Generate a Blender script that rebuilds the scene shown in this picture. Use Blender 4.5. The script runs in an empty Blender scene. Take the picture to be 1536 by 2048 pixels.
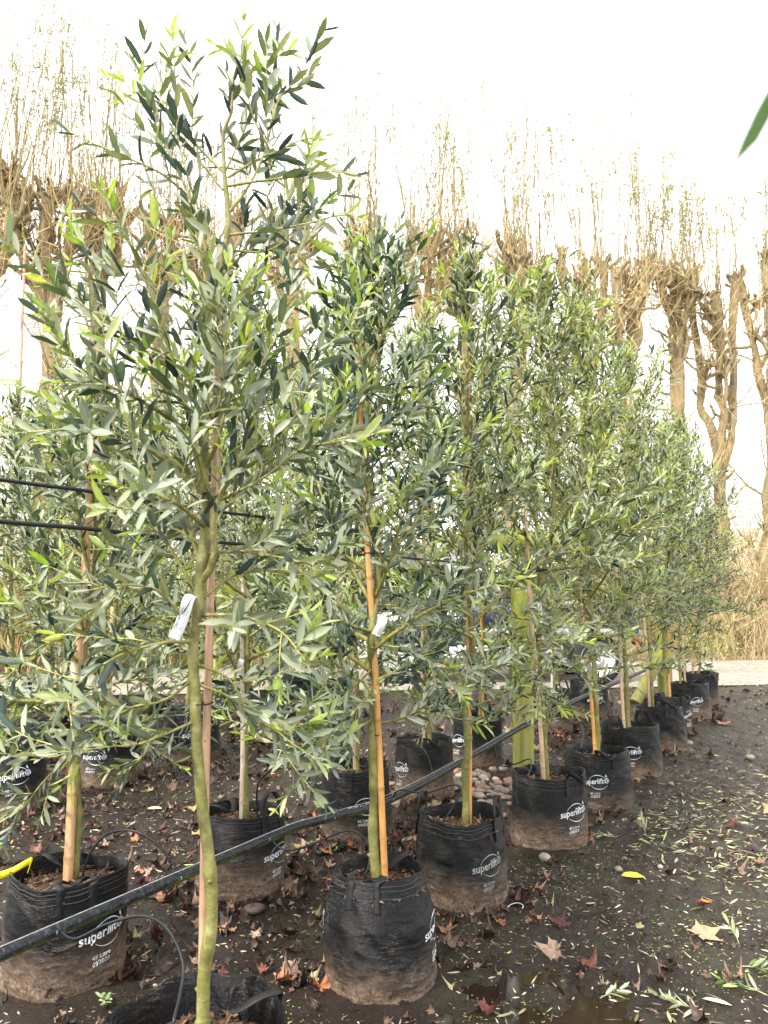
import bpy, math, random
import numpy as np
from math import radians as R_, sin, cos, pi
from mathutils import Vector, Matrix

S = bpy.context.scene
# ---------------------------------------------------------------- camera, world, sun, exposure
F_PX, CAM_H, PITCH = 1540.0, 1.32, R_(6.5)
cam_d = bpy.data.cameras.new('camera'); cam = bpy.data.objects.new('camera', cam_d)
S.collection.objects.link(cam); S.camera = cam
cam.location = (0, 0, CAM_H); cam.rotation_euler = (R_(90) + PITCH, 0, 0)
cam_d.sensor_fit = 'VERTICAL'; cam_d.sensor_height = 24.0; cam_d.sensor_width = 18.0
cam_d.lens = F_PX / 2048 * 24.0
cam_d.clip_start = 0.02; cam_d.clip_end = 2000
cam_d.dof.use_dof = True; cam_d.dof.focus_distance = 3.6; cam_d.dof.aperture_fstop = 4.5

w = bpy.data.worlds.new("World"); S.world = w; w.use_nodes = True
nt = w.node_tree; bg = nt.nodes['Background']
SUN_EL, SUN_AZ = R_(48), R_(222)          # azimuth clockwise from +Y (the view direction)
sky = nt.nodes.new('ShaderNodeTexSky'); sky.sky_type = 'NISHITA'; sky.sun_disc = False
sky.sun_elevation = SUN_EL; sky.sun_rotation = SUN_AZ; sky.dust_density = 1.0; sky.air_density = 1.0
hs = nt.nodes.new('ShaderNodeHueSaturation'); hs.inputs['Saturation'].default_value = 0.18
mixw = nt.nodes.new('ShaderNodeMixRGB'); mixw.blend_type = 'MIX'; mixw.inputs[0].default_value = 0.96
mixw.inputs[2].default_value = (12.6, 12.7, 13.0, 1)      # the even bright cloud sheet
nt.links.new(sky.outputs[0], hs.inputs['Color']); nt.links.new(hs.outputs[0], mixw.inputs[1])
nt.links.new(mixw.outputs[0], bg.inputs[0]); bg.inputs[1].default_value = 0.10
sd = bpy.data.lights.new('sun', 'SUN'); sd.energy = 3.2; sd.angle = R_(5); sd.color = (1.0, 0.965, 0.91)
so = bpy.data.objects.new('sun', sd); S.collection.objects.link(so)
sv = Vector((sin(SUN_AZ) * cos(SUN_EL), cos(SUN_AZ) * cos(SUN_EL), sin(SUN_EL)))
so.rotation_euler = (-sv).to_track_quat('-Z', 'Y').to_euler(); so.location = (0, 0, 30)
S.view_settings.view_transform = 'Standard'; S.view_settings.look = 'None'
S.view_settings.exposure = 1.4; S.view_settings.gamma = 1.0
S.cycles.max_bounces = 8; S.cycles.diffuse_bounces = 4; S.cycles.transparent_max_bounces = 12

rng = np.random.default_rng(11)

def ray(px, py):
    xc, yc = (px - 768) / F_PX, (1024 - py) / F_PX
    return np.array([xc, cos(PITCH) - yc * sin(PITCH), sin(PITCH) + yc * cos(PITCH)])
def P(px, py, Y):
    d = ray(px, py); t = Y / d[1]
    return np.array([0, 0, CAM_H]) + d * t
def G(px, py, h=0.0):
    d = ray(px, py); t = (h - CAM_H) / d[2]
    return np.array([0, 0, CAM_H]) + d * t

# ---------------------------------------------------------------- numpy noise
def _h(ix, iy, iz, s):
    n = (ix * 374761393 + iy * 668265263 + iz * 2147483647 + s * 1274126177) & 0xffffffff
    n = ((n ^ (n >> 13)) * 1274126177) & 0xffffffff
    return ((n ^ (n >> 16)) & 0xffff) / 65535.0
def vnoise(x, y, z=0.0, s=0):
    x, y, z = np.broadcast_arrays(np.asarray(x, float), np.asarray(y, float), np.asarray(z, float))
    ix, iy, iz = (np.floor(a).astype(np.int64) for a in (x, y, z))
    fx, fy, fz = x - ix, y - iy, z - iz
    fx, fy, fz = (f * f * (3 - 2 * f) for f in (fx, fy, fz))
    r = 0
    for a in (0, 1):
        for b in (0, 1):
            for c in (0, 1):
                r = r + _h(ix + a, iy + b, iz + c, s) * (fx if a else 1 - fx) * (fy if b else 1 - fy) * (fz if c else 1 - fz)
    return r * 2 - 1
def fbm(x, y, z=0.0, s=0, o=4):
    r, a, f = 0, .5, 1.0
    for k in range(o):
        r = r + a * vnoise(np.asarray(x) * f, np.asarray(y) * f, np.asarray(z) * f, s + k * 7); a *= .5; f *= 2.03
    return r

# ---------------------------------------------------------------- mesh collector
class MB:
    def __init__(s): s.v = []; s.f = {}; s.c = []; s.n = 0
    def add(s, V, Fs, col=(1, 1, 1)):
        V = np.asarray(V, float).reshape(-1, 3); s.v.append(V)
        col = np.asarray(col, float)
        s.c.append(np.broadcast_to(col, (len(V), 3)))
        for F in Fs:
            F = np.asarray(F, int)
            if len(F): s.f.setdefault(F.shape[1], []).append(F + s.n)
        s.n += len(V)
    def mesh(s, name, smooth=True):
        V = np.concatenate(s.v) if s.v else np.zeros((0, 3)); C = np.concatenate(s.c) if s.c else np.zeros((0, 3))
        m = bpy.data.meshes.new(name); m.vertices.add(len(V)); m.vertices.foreach_set('co', V.ravel())
        loops = []; starts = []; k0 = 0
        for k, L in s.f.items():
            F = np.concatenate(L); loops.append(F.ravel())
            starts.append(k0 + np.arange(len(F)) * k); k0 += F.size
        loops = np.concatenate(loops); starts = np.concatenate(starts)
        m.loops.add(len(loops)); m.loops.foreach_set('vertex_index', loops)
        m.polygons.add(len(starts)); m.polygons.foreach_set('loop_start', starts)
        m.update(calc_edges=True); m.validate()
        a = m.attributes.new('tint', 'FLOAT_COLOR', 'POINT')
        a.data.foreach_set('color', np.concatenate([C, np.ones((len(C), 1))], 1).ravel())
        if smooth: m.shade_smooth()
        return m
def link(o, parent=None):
    S.collection.objects.link(o)
    if parent is not None: o.parent = parent
    return o
def build(name, mb, mat, parent=None, smooth=True):
    m = mb.mesh(name, smooth); m.materials.append(mat)
    o = bpy.data.objects.new(name, m)
    return link(o, parent)
def tag(o, label=None, cat=None, group=None, kind=None):
    if label: o['label'] = label
    if cat: o['category'] = cat
    if group: o['group'] = group
    if kind: o['kind'] = kind
    return o
def empty(name, loc, label, cat, group=None):
    o = bpy.data.objects.new(name, None); o.location = loc; o.empty_display_size = .1
    link(o); return tag(o, label, cat, group)
def put(mb, origin):
    """shift the collected vertices into the frame of a thing standing at origin"""
    mb.v = [v - np.asarray(origin) for v in mb.v]; return mb

def frames(p):
    p = np.asarray(p, float); t = np.gradient(p, axis=0); t /= np.linalg.norm(t, axis=1)[:, None] + 1e-9
    ref = np.array([.31, .95, .05]) if abs(t[:, 2]).mean() > .5 else np.array([.05, .1, 1.])
    a = np.cross(t, ref); a /= np.linalg.norm(a, axis=1)[:, None] + 1e-9
    return t, a, np.cross(a, t)
def tube(mb, p, r, n=6, col=(1, 1, 1), cap=True):
    p = np.asarray(p, float); k = len(p); r = np.broadcast_to(np.asarray(r, float), (k,))
    t, a, b = frames(p); th = np.arange(n) * 2 * pi / n
    V = p[:, None] + r[:, None, None] * (np.cos(th)[None, :, None] * a[:, None] + np.sin(th)[None, :, None] * b[:, None])
    i = np.arange(k - 1)[:, None] * n; j = np.arange(n)[None]; j2 = (j + 1) % n
    F = np.stack([i + j, i + n + j, i + n + j2, i + j2], -1).reshape(-1, 4)
    col = np.asarray(col, float)
    if col.ndim == 2: col = np.repeat(col, n, 0)
    V = V.reshape(-1, 3)
    mb.add(V, [F], col)
    if cap:
        for q in (0, k - 1):
            mb.add(V[q * n:(q + 1) * n], [np.arange(n)[None]] if q else [np.arange(n)[None, ::-1]], col[0] if col.ndim == 2 else col)
def spline(pts, m):
    pts = np.asarray(pts, float); k = len(pts)
    Q = np.vstack([2 * pts[0] - pts[1], pts, 2 * pts[-1] - pts[-2]])
    u = np.linspace(0, k - 1 - 1e-6, m); i = u.astype(int); f = (u - i)[:, None]
    a, b, c, d = Q[i], Q[i + 1], Q[i + 2], Q[i + 3]
    return .5 * (2 * b + (c - a) * f + (2 * a - 5 * b + 4 * c - d) * f ** 2 + (3 * b - a - 3 * c + d) * f ** 3)
def box(mb, x0, x1, y0, y1, z0, z1, col=(1, 1, 1), bev=0.0):
    if bev <= 0:
        V = [(x, y, z) for z in (z0, z1) for y in (y0, y1) for x in (x0, x1)]
        mb.add(V, [[(0, 2, 3, 1), (4, 5, 7, 6), (0, 1, 5, 4), (2, 6, 7, 3), (0, 4, 6, 2), (1, 3, 7, 5)]], col); return
    b = bev; V = []; 
    rings = [(z0, b), (z0 + b, 0), (z1 - b, 0), (z1, b)]
    for z, s in rings:
        X0, X1, Y0, Y1 = x0 + s, x1 - s, y0 + s, y1 - s
        V += [(X0 + b, Y0, z), (X1 - b, Y0, z), (X1, Y0 + b, z), (X1, Y1 - b, z), (X1 - b, Y1, z), (X0 + b, Y1, z), (X0, Y1 - b, z), (X0, Y0 + b, z)]
    F4 = [(r * 8 + i, r * 8 + (i + 1) % 8, r * 8 + 8 + (i + 1) % 8, r * 8 + 8 + i) for r in range(3) for i in range(8)]
    mb.add(V, [F4, [tuple(range(7, -1, -1)), tuple(range(24, 32))]], col)
def prism(mb, prof, y0, y1, col=(1, 1, 1)):
    """profile in x,z swept from y0 to y1"""
    k = len(prof); V = [(x, y, z) for y in (y0, y1) for x, z in prof]
    F = [(i, (i + 1) % k, k + (i + 1) % k, k + i) for i in range(k)]
    mb.add(V, [F, [tuple(range(k))][::1], [tuple(range(2 * k - 1, k - 1, -1))]], col)

# ---------------------------------------------------------------- materials
def mat(name, rough=.7, spec=.5):
    m = bpy.data.materials.new(name); m.use_nodes = True
    b = m.node_tree.nodes['Principled BSDF']; b.inputs['Roughness'].default_value = rough
    b.inputs['Specular IOR Level'].default_value = spec
    return m, m.node_tree, b
def nd(t, typ, **kw):
    n = t.nodes.new(typ)
    for k, v in kw.items():
        if hasattr(n, k): setattr(n, k, v)
        else: n.inputs[k].default_value = v
    return n
def noise(t, scale, detail=5, rough=.6, stretch=None, co='Object'):
    c = nd(t, 'ShaderNodeTexCoord'); n = nd(t, 'ShaderNodeTexNoise')
    n.inputs['Scale'].default_value = scale; n.inputs['Detail'].default_value = detail; n.inputs['Roughness'].default_value = rough
    if stretch:
        mp = nd(t, 'ShaderNodeMapping'); mp.inputs['Scale'].default_value = stretch
        t.links.new(c.outputs[co], mp.inputs[0]); t.links.new(mp.outputs[0], n.inputs['Vector'])
    else: t.links.new(c.outputs[co], n.inputs['Vector'])
    return n.outputs['Fac']
def ramp(t, src, stops):
    r = nd(t, 'ShaderNodeValToRGB'); e = r.color_ramp.elements
    while len(e) < len(stops): e.new(.5)
    for i, (p, c) in enumerate(stops):
        e[i].position = p; e[i].color = (*c, 1) if len(c) == 3 else c
    t.links.new(src, r.inputs[0]); return r.outputs[0]
def mixc(t, f, a, b, mode='MIX'):
    m = nd(t, 'ShaderNodeMixRGB', blend_type=mode)
    for k, v in ((0, f), (1, a), (2, b)):
        if isinstance(v, (int, float)): m.inputs[k].default_value = v
        elif isinstance(v, tuple): m.inputs[k].default_value = (*v, 1)
        else: t.links.new(v, m.inputs[k])
    return m.outputs[0]
def mth(t, op, a, b=0.0, clamp=False):
    m = nd(t, 'ShaderNodeMath', operation=op, use_clamp=clamp)
    for k, v in ((0, a), (1, b)):
        if isinstance(v, (int, float)): m.inputs[k].default_value = v
        else: t.links.new(v, m.inputs[k])
    return m.outputs[0]
def bump(t, b, h, strength=.4, dist=.01):
    n = nd(t, 'ShaderNodeBump'); n.inputs['Strength'].default_value = strength; n.inputs['Distance'].default_value = dist
    t.links.new(h, n.inputs['Height']); t.links.new(n.outputs[0], b.inputs['Normal'])
def tint(t):
    a = nd(t, 'ShaderNodeAttribute'); a.attribute_name = 'tint'; return a.outputs['Color']
def tinted(name, rough=.7, spec=.4, nscale=30, namt=.35, bmp=0.0, stretch=None, bd=.003):
    m, t, b = mat(name, rough, spec)
    n = noise(t, nscale, 6, .65, stretch)
    c = mixc(t, 1.0, tint(t), ramp(t, n, [(.25, (1 - namt,) * 3), (.75, (1 + namt * .6,) * 3)]), 'MULTIPLY')
    t.links.new(c, b.inputs['Base Color'])
    if bmp: bump(t, b, n, bmp, bd)
    return m
def leafmat(name, under=(.34, .37, .25), um=.68, rough=.27, trans=.26):
    m, t, b = mat(name, rough, .5)
    g = nd(t, 'ShaderNodeNewGeometry'); tc = mixc(t, 1.0, tint(t), ramp(t, noise(t, 55, 4, .7), [(.3, (.72, .74, .78)), (.55, (1, 1, 1)), (.75, (1.25, 1.2, 1.1))]), 'MULTIPLY')
    u = mixc(t, um, tc, under)
    c = mixc(t, g.outputs['Backfacing'], tc, u); t.links.new(c, b.inputs['Base Color'])
    rr = mth(t, 'MULTIPLY_ADD', g.outputs['Backfacing'], .3); t.nodes[-1].inputs[2].default_value = rough
    t.links.new(rr, b.inputs['Roughness'])
    tr = nd(t, 'ShaderNodeBsdfTranslucent'); t.links.new(mixc(t, 1.0, tc, (1.7, 1.8, .75), 'MULTIPLY'), tr.inputs[0])
    mx = nd(t, 'ShaderNodeMixShader'); mx.inputs[0].default_value = trans
    o = t.nodes['Material Output']; t.links.new(b.outputs[0], mx.inputs[1]); t.links.new(tr.outputs[0], mx.inputs[2])
    t.links.new(mx.outputs[0], o.inputs[0]); return m

M = {}
M['leaf'] = leafmat('olive_leaf')
M['willow_leaf'] = leafmat('willow_leaf', (.25, .25, .10), .3, .5, .3)
M['litter'] = tinted('dead_leaf', .55, .4, 60, .45, .4)
M['wood'] = tinted('bark', .75, .3, 55, .5, .5, None, .002)
def willow_bark():
    m, t, b = mat('willow_bark', .88, .15)
    n = noise(t, 7, 8, .72, (1, 1, .28)); n2 = noise(t, 2.2, 5, .65); n3 = noise(t, 25, 4, .7)
    c = mixc(t, 1.0, tint(t), ramp(t, n, [(.3, (.28, .26, .24)), (.5, (.95, .95, .95)), (.7, (1.7, 1.65, 1.5))]), 'MULTIPLY')
    c = mixc(t, ramp(t, n2, [(.45, (0, 0, 0)), (.65, (.75, .75, .75))]), c, mixc(t, n3, (.17, .14, .09), (.36, .31, .19)))
    c = mixc(t, ramp(t, n3, [(.62, (0, 0, 0)), (.7, (.6, .6, .6))]), c, (.25, .26, .08))
    t.links.new(c, b.inputs['Base Color']); bump(t, b, mth(t, 'ADD', n, mth(t, 'MULTIPLY', n3, .4)), 1.0, .08); return m
M['willowbark'] = willow_bark()
M['twig'] = tinted('twig', .75, .2, 8, .2)
M['plain'] = tinted('painted', .5, .5, 20, .12)
M['label'] = tinted('label_plastic', .4, .5, 40, .06)

def cane_material():
    m, t, b = mat('bamboo', .45, .5)
    n = noise(t, 14, 6, .7, (6, 6, .6)); n2 = noise(t, 90, 3, .6)
    c = mixc(t, 1.0, tint(t), ramp(t, n, [(.3, (.66, .60, .52)), (.55, (1, 1, 1)), (.8, (1.12, 1.14, 1.16))]), 'MULTIPLY')
    c = mixc(t, ramp(t, n2, [(.66, (0, 0, 0)), (.72, (1, 1, 1))]), c, (.12, .07, .035))
    t.links.new(c, b.inputs['Base Color']); bump(t, b, n, .25, .002); return m
M['cane'] = cane_material()

def bark_material():
    m, t, b = mat('olive_bark', .62, .35)
    n = noise(t, 22, 8, .78); n2 = noise(t, 110, 4, .7, (.6, .6, 1.6)); n3 = noise(t, 5, 4, .6)
    base = ramp(t, n, [(.32, (.035, .032, .012)), (.5, (.15, .135, .045)), (.68, (.34, .31, .15))])
    base = mixc(t, ramp(t, n3, [(.35, (0, 0, 0)), (.65, (.8, .8, .8))]), base, mixc(t, n, (.08, .085, .012), (.22, .215, .04)))
    c = mixc(t, ramp(t, n2, [(.6, (0, 0, 0)), (.7, (1, 1, 1))]), base, (.07, .055, .03))
    c = mixc(t, 1.0, c, tint(t), 'MULTIPLY')
    t.links.new(c, b.inputs['Base Color']); bump(t, b, mth(t, 'ADD', n, n2), .5, .003); return m
M['bark'] = bark_material()

def bag_material():
    m, t, b = mat('woven_bag', .5, .2)
    g = nd(t, 'ShaderNodeTexCoord'); sp = nd(t, 'ShaderNodeSeparateXYZ'); t.links.new(g.outputs['Object'], sp.inputs[0])
    z = sp.outputs[2]
    big = noise(t, 7, 5, .6); fine = noise(t, 130, 3, .8, (1, 1, .7)); mid = noise(t, 28, 6, .7, (1, 1, 2.5))
    # splashed mud: tide line rises and falls with the noise
    oi = nd(t, 'ShaderNodeObjectInfo'); lvl = mth(t, 'ADD', mth(t, 'ADD', z, mth(t, 'MULTIPLY', mth(t, 'SUBTRACT', oi.outputs['Random'], .55), .11)), mth(t, 'MULTIPLY', mth(t, 'SUBTRACT', big, .5), .22))
    lvl = mth(t, 'ADD', lvl, mth(t, 'MULTIPLY', mth(t, 'SUBTRACT', fine, .5), .18))
    mud = ramp(t, lvl, [(.01, (.85,) * 3), (.09, (.62,) * 3), (.155, (.22,) * 3), (.21, (.0,) * 3)])
    cloth = ramp(t, mid, [(.3, (.002, .002, .0022)), (.6, (.0045, .0045, .005)), (.8, (.014, .0138, .0135))])
    dust = ramp(t, fine, [(.60, (0, 0, 0)), (.74, (.5, .5, .5))])
    cloth = mixc(t, dust, cloth, (.11, .105, .095))
    mudc = ramp(t, mth(t, 'ADD', mth(t, 'MULTIPLY', mid, .45), mth(t, 'MULTIPLY', fine, .55)), [(.36, (.025, .015, .010)), (.5, (.17, .112, .075)), (.64, (.38, .28, .195))])
    c = mixc(t, mud, cloth, mudc)
    wrinkle_glint = noise(t, 11, 5, .6, (1, 1, 6)); line = ramp(t, wrinkle_glint, [(.485, (0, 0, 0)), (.5, (1, 1, 1)), (.515, (0, 0, 0))])  # thin pale lines: highlights on the cloth wrinkles, painted into the colour
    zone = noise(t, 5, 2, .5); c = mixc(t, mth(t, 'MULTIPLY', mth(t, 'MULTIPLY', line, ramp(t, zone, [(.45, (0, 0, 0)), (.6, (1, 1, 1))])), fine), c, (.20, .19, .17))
    # wet soil patches at the foot
    wet = noise(t, 13, 4, .5); wl = mth(t, 'ADD', z, mth(t, 'MULTIPLY', mth(t, 'SUBTRACT', .62, wet), .55))
    c = mixc(t, ramp(t, wl, [(.012, (1, 1, 1)), (.022, (0, 0, 0))]), c, (.018, .012, .010))
    t.links.new(c, b.inputs['Base Color'])
    # woven threads and wrinkled cloth
    wv = nd(t, 'ShaderNodeTexWave', wave_type='BANDS', bands_direction='Z'); wv.inputs['Scale'].default_value = 160; wv.inputs['Distortion'].default_value = 1.0
    t.links.new(g.outputs['Object'], wv.inputs[0])
    h = mth(t, 'ADD', mth(t, 'MULTIPLY', wv.outputs['Fac'], .12), mth(t, 'ADD', mth(t, 'MULTIPLY', mid, .9), mth(t, 'MULTIPLY', fine, .4)))
    bump(t, b, h, .8, .004)
    t.links.new(ramp(t, mud, [(0, (.30,) * 3), (.8, (.75,) * 3)]), b.inputs['Roughness']); return m
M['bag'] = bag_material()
M['webbing'] = tinted('webbing', .6, .2, 120, .7, .5)
M['print'] = tinted('white_print', .6, .3, 70, .35)
M['soil'] = tinted('potting_bark', .8, .3, 60, .6, .9, None, .01)
M['rubber'] = tinted('black_poly_pipe', .38, .25, 45, .5, .3)

def pipe_material():
    m, t, b = mat('mossy_pipe', .42, .22)
    g = nd(t, 'ShaderNodeNewGeometry'); sp = nd(t, 'ShaderNodeSeparateXYZ'); t.links.new(g.outputs['Normal'], sp.inputs[0])
    n = noise(t, 70, 6, .75); n2 = noise(t, 6, 4, .6)
    c = ramp(t, n, [(.4, (.006, .006, .008)), (.56, (.022, .023, .028)), (.7, (.11, .11, .11))])
    low = mth(t, 'ADD', mth(t, 'MULTIPLY', sp.outputs[2], -1), mth(t, 'MULTIPLY', mth(t, 'SUBTRACT', n2, .5), 2.2))
    c = mixc(t, ramp(t, low, [(.10, (0, 0, 0)), (.6, (1, 1, 1))]), c, mixc(t, n, (.02, .032, .004), (.10, .13, .012)))
    t.links.new(c, b.inputs['Base Color']); bump(t, b, n, .4, .003); return m
M['pipe'] = pipe_material()
def post_material():
    m, t, b = mat('algae_post', .75, .25)
    n = noise(t, 6, 6, .65, (4, 4, .35)); n2 = noise(t, 3, 5, .6); n3 = noise(t, 60, 4, .7)
    c = ramp(t, n, [(.3, (.15, .13, .06)), (.5, (.29, .26, .10)), (.75, (.42, .39, .23))])
    c = mixc(t, ramp(t, n2, [(.35, (0, 0, 0)), (.6, (.9, .9, .9))]), c, (.27, .30, .025))
    c = mixc(t, ramp(t, n3, [(.62, (0, 0, 0)), (.75, (.6, .6, .6))]), c, (.12, .09, .04))
    t.links.new(c, b.inputs['Base Color']); bump(t, b, n, .5, .008); return m
M['post'] = post_material()
def ground_material():
    m, t, b = mat('wet_soil', .5, .28)
    big = noise(t, .9, 5, .6); mid = noise(t, 9, 6, .7); fine = noise(t, 90, 6, .75)
    c = ramp(t, mid, [(.30, (.0035, .0021, .0013)), (.5, (.0135, .0080, .0047)), (.70, (.040, .0245, .0148))])
    c = mixc(t, ramp(t, big, [(.38, (0, 0, 0)), (.62, (1, 1, 1))]), c, mixc(t, fine, (.007, .0045, .003), (.050, .033, .022)))
    c = mixc(t, ramp(t, fine, [(.61, (0, 0, 0)), (.68, (.8, .8, .8))]), c, (.085, .066, .05))
    gr = noise(t, 2.1, 5, .6); c = mixc(t, mth(t, 'MULTIPLY', ramp(t, gr, [(.48, (0, 0, 0)), (.62, (1, 1, 1))]), ramp(t, fine, [(.4, (0, 0, 0)), (.6, (.6, .6, .6))])), c, (.045, .052, .010))
    # dry meadow beyond the road
    g = nd(t, 'ShaderNodeTexCoord'); sp = nd(t, 'ShaderNodeSeparateXYZ'); t.links.new(g.outputs['Object'], sp.inputs[0])
    far = mth(t, 'GREATER_THAN', mth(t, 'SUBTRACT', sp.outputs[1], mth(t, 'MULTIPLY', sp.outputs[0], .14)), 15.8)
    mead = ramp(t, noise(t, 1.5, 8, .7), [(.3, (.15, .10, .045)), (.55, (.31, .235, .11)), (.75, (.29, .28, .12))])
    c = mixc(t, far, c, mead)
    t.links.new(c, b.inputs['Base Color'])
    rr = ramp(t, mth(t, 'ADD', mth(t, 'MULTIPLY', big, .6), mth(t, 'MULTIPLY', mid, .4)), [(.38, (.16,) * 3), (.6, (.50,) * 3)])
    t.links.new(mixc(t, far, rr, (.95, .95, .95)), b.inputs['Roughness'])
    bump(t, b, mth(t, 'ADD', mth(t, 'MULTIPLY', mid, .8), mth(t, 'MULTIPLY', fine, .5)), 1.0, .035); return m
M['ground'] = ground_material()
def gravel_material():
    m, t, b = mat('gravel_track', .9, .2)
    v = nd(t, 'ShaderNodeTexVoronoi'); v.inputs['Scale'].default_value = 22
    g = nd(t, 'ShaderNodeTexCoord'); t.links.new(g.outputs['Object'], v.inputs['Vector'])
    n = noise(t, .8, 6, .65); n2 = noise(t, 30, 4, .7)
    c = ramp(t, n, [(.3, (.15, .122, .085)), (.6, (.28, .24, .185))])
    c = mixc(t, .35, c, mixc(t, 1.0, v.outputs['Color'], (.55, .5, .43), 'MULTIPLY'))
    c = mixc(t, ramp(t, n2, [(.6, (0, 0, 0)), (.7, (.7, .7, .7))]), c, (.38, .35, .30))
    t.links.new(c, b.inputs['Base Color']); bump(t, b, mth(t, 'ADD', v.outputs['Distance'], n2), .7, .02); return m
M['gravel'] = gravel_material()
def water_material():
    m, t, b = mat('puddle_water', .06, .5)
    b.inputs['Base Color'].default_value = (.016, .009, .006, 1)
    n = noise(t, 14, 4, .6); bump(t, b, n, .06, .004); return m
M['water'] = water_material()
def hill_material():
    m, t, b = mat('winter_woods', .95, .1)
    n = noise(t, .35, 8, .75, (1, 1, .35)); n2 = noise(t, .04, 4, .6)
    c = ramp(t, n, [(.3, (.21, .165, .13)), (.55, (.34, .26, .205)), (.75, (.45, .36, .28))])
    c = mixc(t, ramp(t, n2, [(.4, (0, 0, 0)), (.7, (.5, .5, .5))]), c, (.45, .42, .27))
    t.links.new(c, b.inputs['Base Color']); return m
M['hill'] = hill_material()
def stone_material():
    m, t, b = mat('river_stone', .6, .35)
    n = noise(t, 20, 6, .6)
    t.links.new(mixc(t, 1.0, tint(t), ramp(t, n, [(.3, (.72,) * 3), (.7, (1.15,) * 3)]), 'MULTIPLY'), b.inputs['Base Color']); return m
M['stone'] = stone_material()
m, t, b = mat('dark_glass', .08, .5); b.inputs['Base Color'].default_value = (.015, .018, .02, 1); M['glass'] = m
m, t, b = mat('tyre_rubber', .75, .3); b.inputs['Base Color'].default_value = (.02, .02, .021, 1); M['tyre'] = m
m, t, b = mat('dusty_steel', .45, .5); b.inputs['Metallic'].default_value = .6
t.links.new(ramp(t, noise(t, 9, 5, .7), [(.3, (.22, .2, .17)), (.7, (.5, .5, .5))]), b.inputs['Base Color']); M['steel'] = m

# ---------------------------------------------------------------- where the bags stand
def unit(v): return v / (np.linalg.norm(v, axis=-1, keepdims=True) + 1e-9)
def base(px, py, Rb):
    g = G(px, py, 0); d = unit(np.array([g[0], g[1]])); return np.array([g[0] + d[0] * Rb, g[1] + d[1] * Rb, 0.0])

ROW1, ROW2, ROW3, ROW4 = 'row nearest the leafy path', 'second row from the path', 'third row from the path', 'fourth row from the path'
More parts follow.
